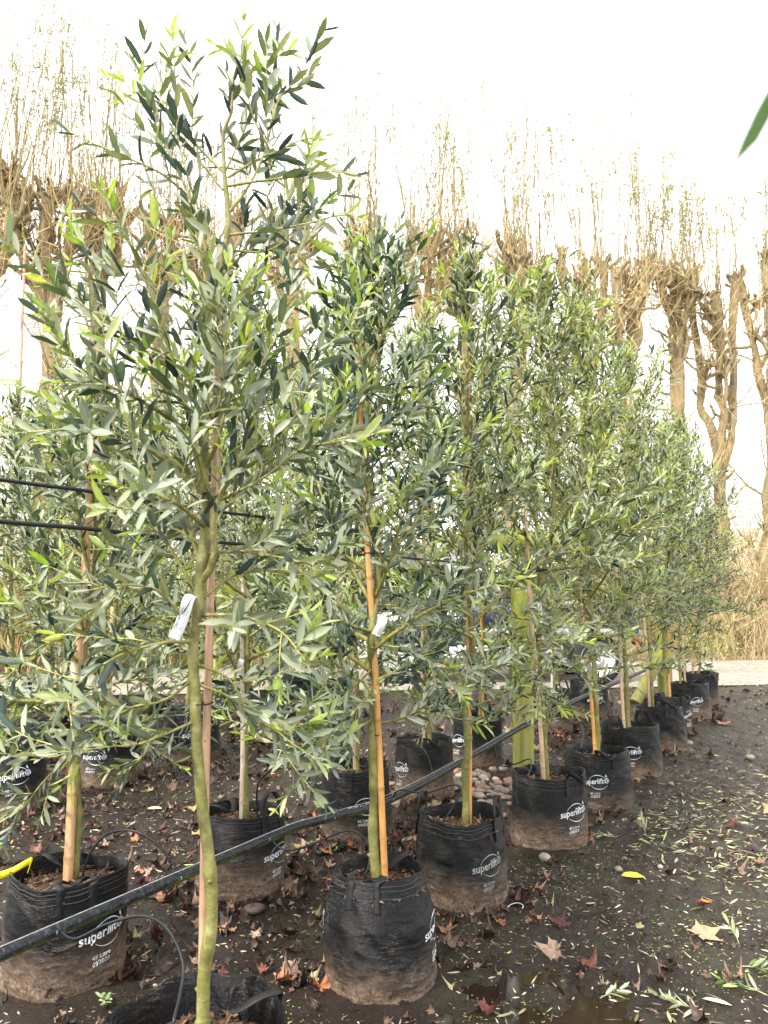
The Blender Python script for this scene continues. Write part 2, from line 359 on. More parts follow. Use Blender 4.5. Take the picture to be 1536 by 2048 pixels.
# key, px, py of the front foot, radius, height, options
BAGS = [
 ('A', 398, 2230, .20, .385, dict(logos=(), neck=1.06, handle_a=-2.3, loop=('in', 'in'), rough=1.9, soil_h=.30), 'black bag cut off by the bottom edge of the photo, crumpled rim wide open'),
 ('B', 763, 2015, .196, .385, dict(logos=(74, -100), neck=.80, handle_a=-1.9, loop=('in', 'in')), 'black bag narrowing to its neck, standing in the puddle at bottom centre'),
 ('C', 925, 1831, .200, .375, dict(logos=(36,), neck=.93, handle_a=2.75, loop=('up', 'up'), fade=1), 'black bag with raised strap handles and a worn faded print'),
 ('D', 1097, 1708, .198, .385, dict(logos=(42,), neck=1.0, handle_a=-.95, loop=('out', 'in')), 'black bag in front of the green wooden post, a pale stone at its foot'),
 ('E', 1199, 1626, .200, .36, dict(logos=(-6,), neck=.97, handle_a=-1.6, loop=('out', 'out'), rough=1.4), 'black bag with sagging rim and full white print facing the camera'),
 ('F', 1267, 1563, .212, .385, dict(logos=(-4,), neck=1.0, handle_a=-2.4, loop=('up', 'up')), 'black bag with a high hooped strap and flat crisp rim'),
 ('G', 1326, 1507, .20, .39, dict(logos=(), neck=.9, handle_a=-1.4, loop=('out', 'in'), rough=1.7), 'plain black crumpled bag without print behind the one with hooped straps'),
 ('H', 1343, 1474, .20, .38, dict(logos=(55,), neck=.95, handle_a=-1.0, loop=('out', 'in'), rough=1.4), 'black bag with bunched top, third from the far end of the path row'),
 ('I', 1383, 1441, .21, .40, dict(logos=(15,), neck=.98, handle_a=-2, loop=('out', 'in')), 'black bag second from the far end of the path row'),
 ('J', 1404, 1417, .20, .42, dict(logos=(), neck=1.05, handle_a=2.4, loop=('up', 'in')), 'tall black bag at the far end of the path row, by the gravel'),
 ('L', 122, 2012, .196, .39, dict(logos=(36,), neck=.99, handle_a=-1.05, loop=('in', 'in')), 'black bag at bottom left with yellow tape on its rim'),
 ('M', 480, 1806, .196, .37, dict(logos=(52,), neck=.93, handle_a=-.6, loop=('up', 'in')), 'black bag behind the big pipe with a white cane in it'),
 ('N', 717, 1691, .196, .385, dict(logos=(10,), neck=1.0, handle_a=1.2, loop=('in', 'in')), 'black printed bag behind the slender knobbly trunk and the pipe'),
 ('O', 850, 1606, .20, .40, dict(logos=(-56,), neck=.97, handle_a=-1.3, loop=('out', 'out'), rough=1.4), 'black bag with white wrinkles behind the dip of the pipe'),
 ('Q', 953, 1541, .20, .40, dict(logos=(-50,), neck=1.0, handle_a=1.2, loop=('up', 'in')), 'black bag just left of the green wooden post'),
 ('R', 1103, 1468, .205, .40, dict(logos=(), neck=1.0, handle_a=.6, loop=('up', 'in'), rough=2), 'wrinkled grey and black bag right of the green wooden post'),
 ('T', 1180, 1441, .20, .42, dict(logos=(20,), neck=1.0, handle_a=.4, loop=('up', 'in')), 'black bag below the truck\'s right wheel'),
 ('a', 8, 1642, .23, .43, dict(logos=(8,), lit='60', neck=.93, handle_a=-1.3, loop=('out', 'in'), rough=1.3), 'large black bag marked 60 Litre cut by the left edge'),
 ('b', 205, 1580, .235, .40, dict(logos=(-25,), lit='60', neck=1.0, handle_a=-1.3, loop=('in', 'in'), tilt=.10), 'large muddy bag leaning over behind the left stake'),
 ('c', 385, 1527, .23, .43, dict(logos=(5,), lit='60', handle_a=1, loop=('in', 'in')), 'large black bag directly behind the nearest olive trunk'),
 ('d', 541, 1484, .235, .44, dict(logos=(-20,), lit='60', handle_a=1, loop=('in', 'in')), 'large grey dusty bag among leaves right of the white cane'),
 ('e', 660, 1452, .235, .44, dict(logos=(2,), lit='60', handle_a=1, loop=('in', 'in')), 'large bag far back, left of the knobbly trunk'),
 ('f', 97, 1527, .21, .42, dict(logos=(), lit='60', handle_a=1, loop=('in', 'in')), 'grey dusty bag behind the 60 Litre bag at the left edge'),
 ('g', 300, 1480, .22, .40, dict(logos=(), lit='60', handle_a=1, loop=('in', 'in')), 'brown stained bag in the back row, between two bigger bags'),
 ('k', 596, 1420, .22, .42, dict(logos=(), lit='60', handle_a=1, loop=('in', 'in')), 'farthest dark bag, near the gravel left of the truck'),
 ('h', 470, 1440, .22, .42, dict(logos=(), lit='60', handle_a=1, loop=('in', 'in')), 'far grey bag just behind the white cane'),
]
FEET = [((-.455, 1.90) if b_[0] == 'A' else tuple(base(b_[1], b_[2], b_[3])[:2])) + (b_[3],) for b_ in BAGS]
# ---------------------------------------------------------------- ground, road, puddles, hills
def basin(x, y):
    b = 0
    for cx, cy, rx, ry, d in ((.50, 2.72, .60, .48, .024), (.15, 2.15, .75, .30, .018), (1.5, 2.4, .5, .35, .012), (-2.2, 3.9, .55, .35, .020), (.9, 5.3, .4, .3, .01)):
        b = b - d * np.exp(-((x - cx) / rx) ** 2 - ((y - cy) / ry) ** 2)
    return b
def gh(x, y):
    near = np.clip((14 - np.asarray(y, float)) / 4, 0, 1)
    return near * (.018 * fbm(np.asarray(x) * 1.4, np.asarray(y) * 1.4, 0, 3, 3) + .019 * fbm(np.asarray(x) * 11, np.asarray(y) * 11, 0, 5, 3)
                   + .009 * fbm(np.asarray(x) * 30, np.asarray(y) * 30, 0, 9, 2)) + basin(x, y)
def axis(lo, d0, d1, hi, st):
    a = np.arange(d0, d1, st); k = np.arange(1, 40)
    up = d1 + st * (1.28 ** k - 1) * 3; dn = d0 - st * (1.28 ** k - 1) * 3
    return np.concatenate([[lo], dn[dn > lo + 1][::-1], a, [d1], up[up < hi - 1], [hi]])
xs = axis(-300, -3.6, 4.6, 300, .022); ys = axis(-6, 1.4, 7.5, 300, .024)
X, Y = np.meshgrid(xs, ys); Z = gh(X, Y)
for fx, fy, fr in FEET:                        # soil banked against each bag
    d_ = np.hypot(X - fx, Y - fy) - fr; Z = Z + (.016 + .010 * fbm(X * 9, Y * 9, 0, 31, 2)) * np.exp(-(np.maximum(d_, -.02) / .045) ** 2) * (d_ > -.09)
nx, ny = len(xs), len(ys); i = np.arange(ny - 1)[:, None] * nx + np.arange(nx - 1)[None]
mb = MB(); mb.add(np.stack([X, Y, Z], -1).reshape(-1, 3), [np.stack([i, i + 1, i + nx + 1, i + nx], -1).reshape(-1, 4)])
tag(build('ground', mb, M['ground']), kind='structure')
# gravel track parallel to the willows
mb = MB(); u = np.linspace(0, 1, 160); v = np.linspace(0, 1, 14)
U, Vv = np.meshgrid(u, v); Xr = -60 + 120 * U
Yn = 11.4 + .14 * Xr + .25 * fbm(Xr * .9, 1.3, 0, 2); Yf = 15.9 + .14 * Xr + .2 * fbm(Xr * .8, 7.7, 0, 4)
Yr = Yn * (1 - Vv) + Yf * Vv; edge = np.minimum(Vv, 1 - Vv) * 8
Zr = .014 + np.clip(edge, 0, 1) * .03 + .008 * fbm(Xr * 3, Yr * 3, 0, 8)
i = np.arange(13)[:, None] * 160 + np.arange(159)[None]
mb.add(np.stack([Xr, Yr, Zr], -1).reshape(-1, 3), [np.stack([i, i + 1, i + 161, i + 160], -1).reshape(-1, 4)])
tag(build('gravel_road', mb, M['gravel']), kind='structure')
# standing water: level sheets that the bumpy ground breaks through
for cx, cy, rx, ry, z in ((.55, 2.60, .85, .62, -.0150), (-2.2, 3.9, .7, .5, -.012)):
    mb = MB(); th = np.linspace(0, 2 * pi, 48, endpoint=False)
    mb.add(np.stack([cx + rx * np.cos(th), cy + ry * np.sin(th), np.full(48, z)], 1), [np.arange(48)[None]])
    tag(build('puddle', mb, M['water']), kind='structure')
# wooded hill far behind on the right
mb = MB(); xs2 = np.linspace(-190, 260, 150); v = np.linspace(0, 1, 14)
U, Vv = np.meshgrid(xs2, v)
top = 8 + 13 / (1 + np.exp(-(U - 55) / 14)) + 3.0 * fbm(U * .05, 3.1, 0, 3) + 1.4 * fbm(U * .5, 1.1, 0, 6)
Zh = top * np.sin(Vv * pi / 2) - .5; Yh = 150 + 60 * Vv + 3 * fbm(U * .1, Vv * 8, 0, 4)
i = np.arange(13)[:, None] * 150 + np.arange(149)[None]
mb.add(np.stack([U, Yh, Zh], -1).reshape(-1, 3), [np.stack([i, i + 1, i + 151, i + 150], -1).reshape(-1, 4)])
tag(build('hill', mb, M['hill']), kind='structure')

# ---------------------------------------------------------------- leaves
def template(hi=True):
    if hi:
        ts = np.array([.16, .42, .72]); hw = np.array([.70, 1.0, .88])
        V = [(0, 0, 0)]
        for a, h in zip(ts, hw): V += [(a, -h, .10), (a, 0, -.12), (a, h, .10)]
        V += [(1, 0, 0)]
        F3 = [(0, 2, 1), (0, 3, 2), (7, 8, 10), (8, 9, 10)]
        F4 = [(1, 2, 5, 4), (2, 3, 6, 5), (4, 5, 8, 7), (5, 6, 9, 8)]
        return np.array(V, float), [np.array(F3), np.array(F4)]
    V = [(0, 0, 0), (.35, -1, .1), (.4, 0, -.1), (.35, 1, .1), (.75, -.6, .05), (.75, .6, .05), (1, 0, 0)]
    return np.array(V, float), [np.array([(0, 2, 1), (0, 3, 2), (4, 5, 6), (2, 5, 4)]), np.array([(1, 2, 4, 4)])[:, :3], np.array([(2, 3, 5)])]
TH, TL = template(True), template(False)
def leaves(mb, Pn, D, U, L, W, col, tmpl=TH, curl=.12):
    n = len(Pn)
    if not n: return
    D = D / (np.linalg.norm(D, axis=1)[:, None] + 1e-9)
    Sd = np.cross(U, D); Sd /= np.linalg.norm(Sd, axis=1)[:, None] + 1e-9; N = np.cross(D, Sd)
    V, Fs = tmpl; k = len(V)
    cu = (np.random.default_rng(n).normal(curl, .12, n))[:, None]
    x = V[None, :, 0] * L[:, None]; y = V[None, :, 1] * W[:, None] * .5
    z = V[None, :, 2] * W[:, None] - cu * (V[None, :, 0] ** 2) * L[:, None]
    O = Pn[:, None] + x[..., None] * D[:, None] + y[..., None] * Sd[:, None] + z[..., None] * N[:, None]
    off = (np.arange(n) * k)[:, None, None]
    mb.add(O.reshape(-1, 3), [(F[None] + off).reshape(-1, F.shape[1]) for F in Fs], np.repeat(col, k, 0) * np.tile(np.where(V[:, 1] == 0, 1.22, .93), n)[:, None])

def unit(v): return v / (np.linalg.norm(v, axis=-1, keepdims=True) + 1e-9)
OLD = np.array([(.022, .038, .036), (.040, .062, .052), (.075, .095, .065), (.125, .135, .068), (.045, .068, .066), (.095, .120, .065), (.17, .175, .10)])
NEW = np.array([(.28, .36, .05), (.20, .29, .045), (.38, .42, .08)])
class Foliage:
    """collects leaf pairs along shoots"""
    def __init__(s, rg, size, gap, newp=.2): s.a = []; s.rg = rg; s.size = size; s.gap = gap; s.newp = newp; s.tone = np.ones(3)
    def along(s, path, t0=.15, new=None, dens=1.0):
        rg = s.rg; seg = np.linalg.norm(np.diff(path, axis=0), axis=1); cum = np.concatenate([[0], np.cumsum(seg)]); L = cum[-1]
        q = np.arange(t0 * L, L, s.gap / dens) 
        if len(q) < 1: return
        q = np.append(q + rg.normal(0, s.gap * .12, len(q)), L); q = np.clip(q, 0, L)
        pts = np.stack([np.interp(q, cum, path[:, k]) for k in range(3)], 1)
        T, A, B = frames(path); tt = unit(np.stack([np.interp(q, cum, T[:, k]) for k in range(3)], 1))
        ax = unit(np.cross(tt, rg.normal(0, 1, 3) * .3 + np.array([.2, 1, .3]))); bx = np.cross(tt, ax)
        ph = rg.uniform(0, 6.3) + np.arange(len(q)) * pi / 2 + rg.normal(0, .3, len(q))
        isnew = (rg.random() < s.newp) if new is None else new
        for sd in (0, 1):
            keep = rg.random(len(q)) < .93
            p2 = ph + sd * pi; out = np.cos(p2)[:, None] * ax + np.sin(p2)[:, None] * bx
            an = np.clip(rg.normal(.68, .2, len(q)), .2, 1.3); an[-1] *= .4
            D = np.cos(an)[:, None] * tt + np.sin(an)[:, None] * out
            D[:, 2] += rg.normal(.12, .12, len(q))
            N = unit(np.cos(an)[:, None] * -out + np.sin(an)[:, None] * tt + rg.normal(0, .6, (len(q), 3)) + np.array([0, 0, .25]))
            Ls = s.size * np.clip(rg.normal(1, .2, len(q)), .5, 1.5); endf = 1 - np.clip((q - L * .85) / (L * .3 + 1e-6), 0, .45); Ls = Ls * endf
            col = OLD[rg.integers(0, len(OLD), len(q))] * rg.uniform(.75, 1.3, (len(q), 1)) * s.tone
            if isnew:
                m = np.clip((q - (L - .10)) / .07, 0, 1)[:, None]; col = col * (1 - m) + NEW[rg.integers(0, 3, len(q))] * m
            s.a.append(tuple(z[keep] for z in (pts, D, N, Ls, Ls * rg.uniform(.19, .28, len(q)), col)))
    def out(s, mb, hi=True):
        if s.a: leaves(mb, *[np.concatenate([a[k] for a in s.a]) for k in range(6)], tmpl=TH if hi else TL)

def shoot(start, d, L, rg, bend=.0, wig=.05, n=7):
    """a twig: starts along d, bends up (bend>0) or down, wiggles"""
    p = [np.array(start, float)]; d = unit(np.array(d, float)); st = L / (n - 1)
    for k in range(n - 1):
        d = unit(d + np.array([0, 0, bend * 1.0 / (n - 1)]) + rg.normal(0, wig, 3)); p.append(p[-1] + d * st)
    return np.array(p)

TW = np.array((1.5, 1.45, 1.35)); PALE = np.array((2.6, 2.6, 2.6))
def olive(origin, trunk, r0, z0, ztop, rad, seed, label, size=.062, gap=.026, nprim=40, new=.2, prof=None, extra=(), hi=True, group='olive trees in the rows', lean=(0, 0), minrad=.35, knots=True, tone=(1, 1, 1)):
    rg = np.random.default_rng(seed); O = np.array(origin)
    root = empty('olive_tree', O, label, 'olive tree', group)
    tp = spline(trunk, max(48, len(trunk) * 14)); k = len(tp); s = np.linspace(0, 1, k)
    rr = r0 * (1 - .25 * s - .62 * s ** 2); rr[0:2] *= 1.25
    rr = rr * (1 + .10 * fbm(s * 22, seed, 0, 1))
    for q in range(9): rr = rr * (1 + rg.uniform(.06, .22) * np.exp(-((s - rg.uniform(.02, .6)) / .006) ** 2))
    tb = MB(); tube(tb, tp + np.stack([.006 * fbm(s * 16, seed, 2), .006 * fbm(s * 16, seed, 5), 0 * s], 1), rr, 10 if hi else 7, (1, 1, 1))
    if knots:
        for q in range(9 if hi else 0):      # pruning scars
            j = rg.integers(2, int(k * .5)); a = rg.uniform(0, 6.3); dd = np.array([cos(a), sin(a), .25])
            tube(tb, [tp[j] + dd * rr[j] * .4, tp[j] + dd * rr[j] * 1.15, tp[j] + dd * rr[j] * 1.42], [rr[j] * .55, rr[j] * .38, rr[j] * .12], 7, (1.1, 1, .8))
    fo = Foliage(rg, size, gap, new); fo.tone = np.array(tone); br = MB(); nb = 5 if hi else 4
    def primary(path, r, sub=True, t0=.22, nf=None):
        tube(br, path, np.linspace(r, .0012, len(path)), nb, np.linspace(.75, 1.5, len(path))[:, None] * TW)
        fo.along(path, t0, nf)
        if not sub: return
        seg = np.linalg.norm(np.diff(path, axis=0), axis=1).sum(); m = max(1, int(seg / .075)); T, A, B = frames(path)
        for q in range(m):
            t = .2 + .75 * (q + rg.uniform(.2, .8)) / m; f = t * (len(path) - 1); i0 = int(f); pt = path[i0] * (1 - f + i0) + path[min(i0 + 1, len(path) - 1)] * (f - i0)
            a = q * 2.4 + rg.uniform(-.5, .5); o = A[i0] * cos(a) + B[i0] * sin(a); an = rg.uniform(.5, .95)
            d = T[i0] * cos(an) + o * sin(an); d[2] += .15
            sp = shoot(pt, d, rg.uniform(.09, .26) * (1.25 - t * .6) * min(1.2, seg / .4 + .3), rg, rg.uniform(-.1, .5), .06, 5)
            tube(br, sp, np.linspace(.0018, .0008, 5), 4 if hi else 3, PALE * .9); fo.along(sp, .12)
    zt = tp[:, 2]
    for q in range(nprim):
        u = ((q + rg.uniform(0, 1)) / nprim) ** .95; z = z0 + (ztop * .94 - z0) * u; f = np.interp(z, zt, np.arange(k)); i0 = int(f)
        pt = tp[min(i0, k - 1)]; a = q * 2.39996 + rg.uniform(-.4, .4)
        pr = (1 - u) ** .42 * (.6 + .4 * min(1, u * 4 + .35)) if prof is None else prof(u)
        L = rad * max(minrad * .6, pr) * rg.uniform(.55, 1.35) + .08; wsp = rg.random() < .16
        L = L * (1.45 if wsp else 1); el = R_(12 + 50 * u + rg.uniform(-12, 14) + (22 if wsp else 0)); d = np.array([cos(a) * cos(el) + lean[0], sin(a) * cos(el) + lean[1], sin(el)])
        up = rg.uniform(.1, .9) if u > .25 else rg.uniform(-.7, .5)
        primary(shoot(pt, d, L, rg, up, .07, 8), .0025 + .0075 * min(1, L / .7))
    for pth, r, sub in extra: primary(spline(pth, 14), r, sub)
    primary(tp[int(k * .86):], .003)
    build('trunk', put(tb, O), M['bark'], root); build('branches', put(br, O), M['bark'], root)
    lb = MB(); fo.out(lb, hi); build('foliage', put(lb, O), M['leaf'], root)
    return root

# ---------------------------------------------------------------- grow bags
def text_mesh(s, size, bold=.0):
    c = bpy.data.curves.new('t', 'FONT'); c.body = s; c.size = size; c.offset = bold; c.align_x = 'CENTER'; c.resolution_u = 3
    o = bpy.data.objects.new('t', c); S.collection.objects.link(o); dg = bpy.context.evaluated_depsgraph_get()
    me = bpy.data.meshes.new_from_object(o.evaluated_get(dg)); V = np.array([v.co[:] for v in me.vertices]); F = [tuple(p.vertices) for p in me.polygons]
    bpy.data.objects.remove(o); bpy.data.curves.remove(c); bpy.data.meshes.remove(me)
    by = {}
    for f in F: by.setdefault(len(f), []).append(f)
    return V, [np.array(x) for x in by.values()]
TXT = {}
for lit in ('45', '60'):
    parts = []
    V, Fs = text_mesh('superlift', .047, .0006); V = V.copy(); V[:, 0] *= .88; V[:, 0] -= .012; parts.append((V, Fs))
    w_ = V[:, 0].max()
    th = np.linspace(0, 2 * pi, 28, endpoint=False); gx, gy, gr = w_ + .017, .014, .0145      # globe beside the word
    def ring(cx, cy, rx, ry, t0, t1, w0, w1, n=36, rot=.0):
        a = np.linspace(t0, t1, n); ww = np.interp(np.linspace(0, 1, n), [0, .5, 1], [w0 * .3, w1, w0 * .3])[:, None]
        c = np.stack([rx * np.cos(a), ry * np.sin(a)], 1); nn = unit(np.stack([np.cos(a) / rx, np.sin(a) / ry], 1))
        A = np.vstack([c + nn * ww / 2, c - nn * ww / 2]); A = np.stack([cx + A[:, 0] * cos(rot) - A[:, 1] * sin(rot), cy + A[:, 0] * sin(rot) + A[:, 1] * cos(rot)], 1)
        i = np.arange(n - 1); return np.column_stack([A, np.zeros(2 * n)]), [np.stack([i, i + 1, i + 1 + n, i + n], 1)]
    parts.append(ring(gx, gy, gr, gr, 0, 2 * pi, .007, .0022)); parts.append(ring(gx, gy, gr * .45, gr, 0, 2 * pi, .005, .0014))
    for yy, hh in ((0, .96), (.006, .86), (-.006, .86)):
        a = gr * hh; parts.append((np.array([(gx - a, gy + yy - .0008, 0), (gx + a, gy + yy - .0008, 0), (gx + a, gy + yy + .0008, 0), (gx - a, gy + yy + .0008, 0)]), [np.array([(0, 1, 2, 3)])]))
    parts.append(ring(.018, .010, .060, .043, R_(28), R_(182), .003, .0035, rot=-.25)); parts.append(ring(.022, .010, .062, .043, R_(225), R_(350), .003, .0035, rot=-.25))
    parts.append((np.array([(.066, .043, 0), (.078, .033, 0), (.070, .055, 0)]), [np.array([(0, 1, 2)])]))
    for s_, dy in ((lit + ' Litre', -.066), ('092023', -.086)):
        V, Fs = text_mesh(s_, .0205, .0001); V = V.copy(); V[:, 1] += dy; parts.append((V, Fs))
    TXT[lit] = parts

def make_bag(pos, Rb, H, seed, label, logos=(0.,), lit='45', neck=1.0, lean=(0, 0), handle_a=1.2, loop=('in', 'in'), res=1.0, rough=1.0, fade=0, soil_h=None, tilt=0):
    rg = np.random.default_rng(seed); O = np.array(pos, float); lean = tuple(rg.normal(0, .035, 2))
    root = empty('grow_bag', O, label, 'grow bag', 'fabric grow bags standing in the rows')
    nt_, nz = int(96 * res), int(64 * res); soil_h = soil_h or H * .86
    pf_z = [0, .04, .12, .35, .62, .82, 1.0]; pf_r = [.93, .985, 1.0, 1.0, .985, .97 * (1 + (neck - 1) * .45), .97 * neck]
    def Rf(th, z):
        q = z / H; r = Rb * np.interp(q, pf_z, pf_r) * (1 + (.022 + .02 * ((seed * 7) % 5) / 5) * np.cos(2 * th + seed) + .016 * np.cos(3 * th + seed * 2.3))
        c, s_ = np.cos(th), np.sin(th)
        fold = fbm(c * 2.2 + seed, s_ * 2.2, z * 26 + 1.2 * fbm(c * 2, s_ * 2, z * 3, seed, 2), seed, 2)
        amp = np.interp(q, [0, .08, .3, .5, .8, 1], [.002, .007, .006, .0045, .004, .004]) * rough
        crease = -np.abs(fbm(c * 1.3, s_ * 1.3 + seed, z * 11 + c * 2, seed + 5, 2)) * .020 * rough * np.interp(q, [0, .1, .8, 1], [.3, 1, .7, 1])
        rid = 1 - np.abs(fbm(c * 1.4 + 3, s_ * 1.4 + seed, z * 26 + 1.2 * fbm(c * 2, s_ * 2, z * 4, seed + 1, 2), seed + 9, 2)) * 8; crease = crease + np.clip(rid, 0, 1) * .006 * rough * np.interp(q, [0, .1, .45, .7, 1], [.4, 1, 1, .8, .5]) * np.clip(.5 + 2.5 * fbm(c * 1.5, s_ * 1.5, z * 5, seed + 2, 2), 0, 1)
        return r + amp * fold + crease * .8 + .006 * rough
    def top(th): return H + .020 * rough * fbm(np.cos(th) * 1.6 + seed, np.sin(th) * 1.6, 0, seed, 3) + .006 * rough * np.cos(2 * th + seed)
    def pt(th, z, dr=0.0):
        r = Rf(th, z) + dr
        return np.stack([r * np.cos(th) + lean[0] * z, r * np.sin(th) + lean[1] * z, z], -1)
    th = np.linspace(0, 2 * pi, nt_, endpoint=False); vs = np.linspace(0, 1, nz)
    rows = []
    for v in vs: rows.append(pt(th, top(th) * v))
    # hem, then the inner face down to the soil
    for dr, dz in ((-.003, .002), (-.006, 0.0), (-.008, -.03), (-.010, -.07), (-.012, -(H - soil_h) - .05)):
        z = np.maximum(top(th) + dz, .02); p = pt(th, top(th), dr); c = np.stack([lean[0] * z, lean[1] * z, z], -1); p[:, 2] = z
        p[:, :2] *= 1 - .01 * abs(dz) * 8 * (1 + .8 * np.sin(3 * th + seed))[:, None]; rows.append(p)
    V = np.concatenate(rows); k = len(rows); i = np.arange(k - 1)[:, None] * nt_; j = np.arange(nt_)[None]; j2 = (j + 1) % nt_
    mb = MB(); mb.add(V, [np.stack([i + j, i + j2, i + nt_ + j2, i + nt_ + j], -1).reshape(-1, 4), np.arange(nt_)[None, ::-1]])
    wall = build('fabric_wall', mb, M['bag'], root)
    sb = MB()                                   # seam lines of stitching round the hem
    for q, zz in enumerate((.016, .030, .052)):
        p = pt(th, top(th) - zz, .0008); p = np.vstack([p, p[:1]]); tube(sb, p, .0011, 4, (.06, .06, .06), False)
    build('hem_stitching', sb, M['webbing'], root)
    # potting mix
    sr = np.linspace(0, 1, 14); T2, R2 = np.meshgrid(np.linspace(0, 2 * pi, 48, endpoint=False), sr)
    rad = Rf(T2, np.full_like(T2, soil_h)) * .985 * R2; x, y = rad * np.cos(T2) + lean[0] * soil_h, rad * np.sin(T2) + lean[1] * soil_h
    z = soil_h - .012 * R2 ** 2 + .010 * fbm(x * 30 + seed, y * 30, 0, 4)
    i = np.arange(13)[:, None] * 48; j = np.arange(48)[None]; j2 = (j + 1) % 48
    mb = MB(); mb.add(np.stack([x, y, z], -1).reshape(-1, 3), [np.stack([i + j, i + j2, i + 48 + j2, i + 48 + j], -1).reshape(-1, 4)[::1, ::1]], (.075, .042, .024))
    n = int(260 * res); a = rg.uniform(0, 6.28, n); r = np.sqrt(rg.random(n)) * Rb * .9
    pp = np.stack([r * np.cos(a) + lean[0] * soil_h, r * np.sin(a) + lean[1] * soil_h, np.full(n, soil_h + .004)], 1); dd = rg.normal(0, 1, (n, 3)); dd[:, 2] *= .35
    chip = np.array([(.16, .085, .045), (.09, .05, .03), (.24, .14, .08), (.05, .03, .02)])[rg.integers(0, 4, n)]
    leaves(mb, pp, dd, np.array([[0, 0, 1.]]) + rg.normal(0, .3, (n, 3)), rg.uniform(.015, .05, n), rg.uniform(.005, .014, n), chip, TL)
    build('soil', mb, M['soil'], root)
    # webbing handles
    for hI, mode in enumerate(loop):
        a0 = handle_a + hI * pi; da = .052 / Rb; pts = []; zt = float(top(np.array([a0]))[0])
        for q in np.linspace(0, 1, 5): pts.append((a0 - da, zt - .085 * (1 - q), .003))
        P1 = [pt(np.array([a]), np.array([z]), d)[0] for a, z, d in pts]
        P2 = [pt(np.array([a0 + da]), np.array([z]), .003)[0] for _, z, _ in pts][::-1]
        r0_ = Rb * .97 * neck; o = np.array([cos(a0), sin(a0), 0]); s_ = np.array([-sin(a0), cos(a0), 0]); arc = []
        for q in np.linspace(.08, .92, 11):
            lat = -cos(q * pi) * .052; hgt = sin(q * pi)
            c0 = np.array([lean[0] * zt, lean[1] * zt, zt])
            if mode == 'up': arc.append(c0 + o * (r0_ - .01 * hgt) + s_ * lat * 1.15 + np.array([0, 0, .095 * hgt]))
            elif mode == 'out': arc.append(c0 + o * (r0_ + .035 * hgt) + s_ * lat * 1.1 + np.array([0, 0, .02 * sin(q * pi * 2) - .03 * hgt ** 3 + .018]))
            else: arc.append(c0 + o * (r0_ - .10 * hgt) + s_ * lat * 1.2 + np.array([0, 0, .03 * hgt - .055 * hgt ** 3]))
        path = spline(np.array(P1 + arc + P2), 46); t_ = unit(np.gradient(path, axis=0)); f = np.linspace(0, 1, 46)
        side = np.where(((f < .3) | (f > .7))[:, None], s_[None], np.zeros((1, 3))); 
        wdir = unit(np.cross(t_, o[None] if mode == 'up' else (o * .3 + np.array([0, 0, 1]))[None])) if mode == 'up' else None
        if mode == 'up': wd = unit(s_[None] * np.abs(t_[:, 2:3]) + np.array([[0, 0, 0]]) + o[None] * (1 - np.abs(t_[:, 2:3])) * 1.0)
        else: wd = unit(s_[None] * np.abs(t_ @ o + 0)[:, None] + s_[None] * np.abs(t_[:, 2:3]) + o[None] * np.abs(t_ @ s_)[:, None])
        nn = unit(np.cross(t_, wd)); hw, hh = .0135, .0012
        ringv = np.stack([path + wd * hw + nn * hh, path - wd * hw + nn * hh, path - wd * hw - nn * hh, path + wd * hw - nn * hh], 1)
        i = np.arange(45)[:, None] * 4; j = np.arange(4)[None]; mb = MB()
        mb.add(ringv.reshape(-1, 3), [np.stack([i + j, i + (j + 1) % 4, i + 4 + (j + 1) % 4, i + 4 + j], -1).reshape(-1, 4)], (.016, .016, .017))
        build('handle', mb, M['webbing'], root, smooth=False)
    for a0 in logos:
        mb = MB(); zc = H * (.50 if lit == '45' else .56); shade = (.62, .66, .68) if not fade else (.30, .31, .31)
        for V, Fs in TXT[lit]:
            sc = H / .38; ang = a0 + V[:, 0] * sc / Rb; zz = zc + V[:, 1] * sc + V[:, 0] * .13
            mb.add(pt(ang, zz, .0022), Fs, shade)
        build('printed_logo', mb, M['print'], root, smooth=False)
    if tilt: root.rotation_euler = (tilt * .2, tilt, 0)
    return root, soil_h

def lookat_angle(pos, off):
    """angle on the bag that faces the camera, turned off degrees to the right of the picture"""
    return math.atan2(-pos[1], -pos[0]) + R_(off)

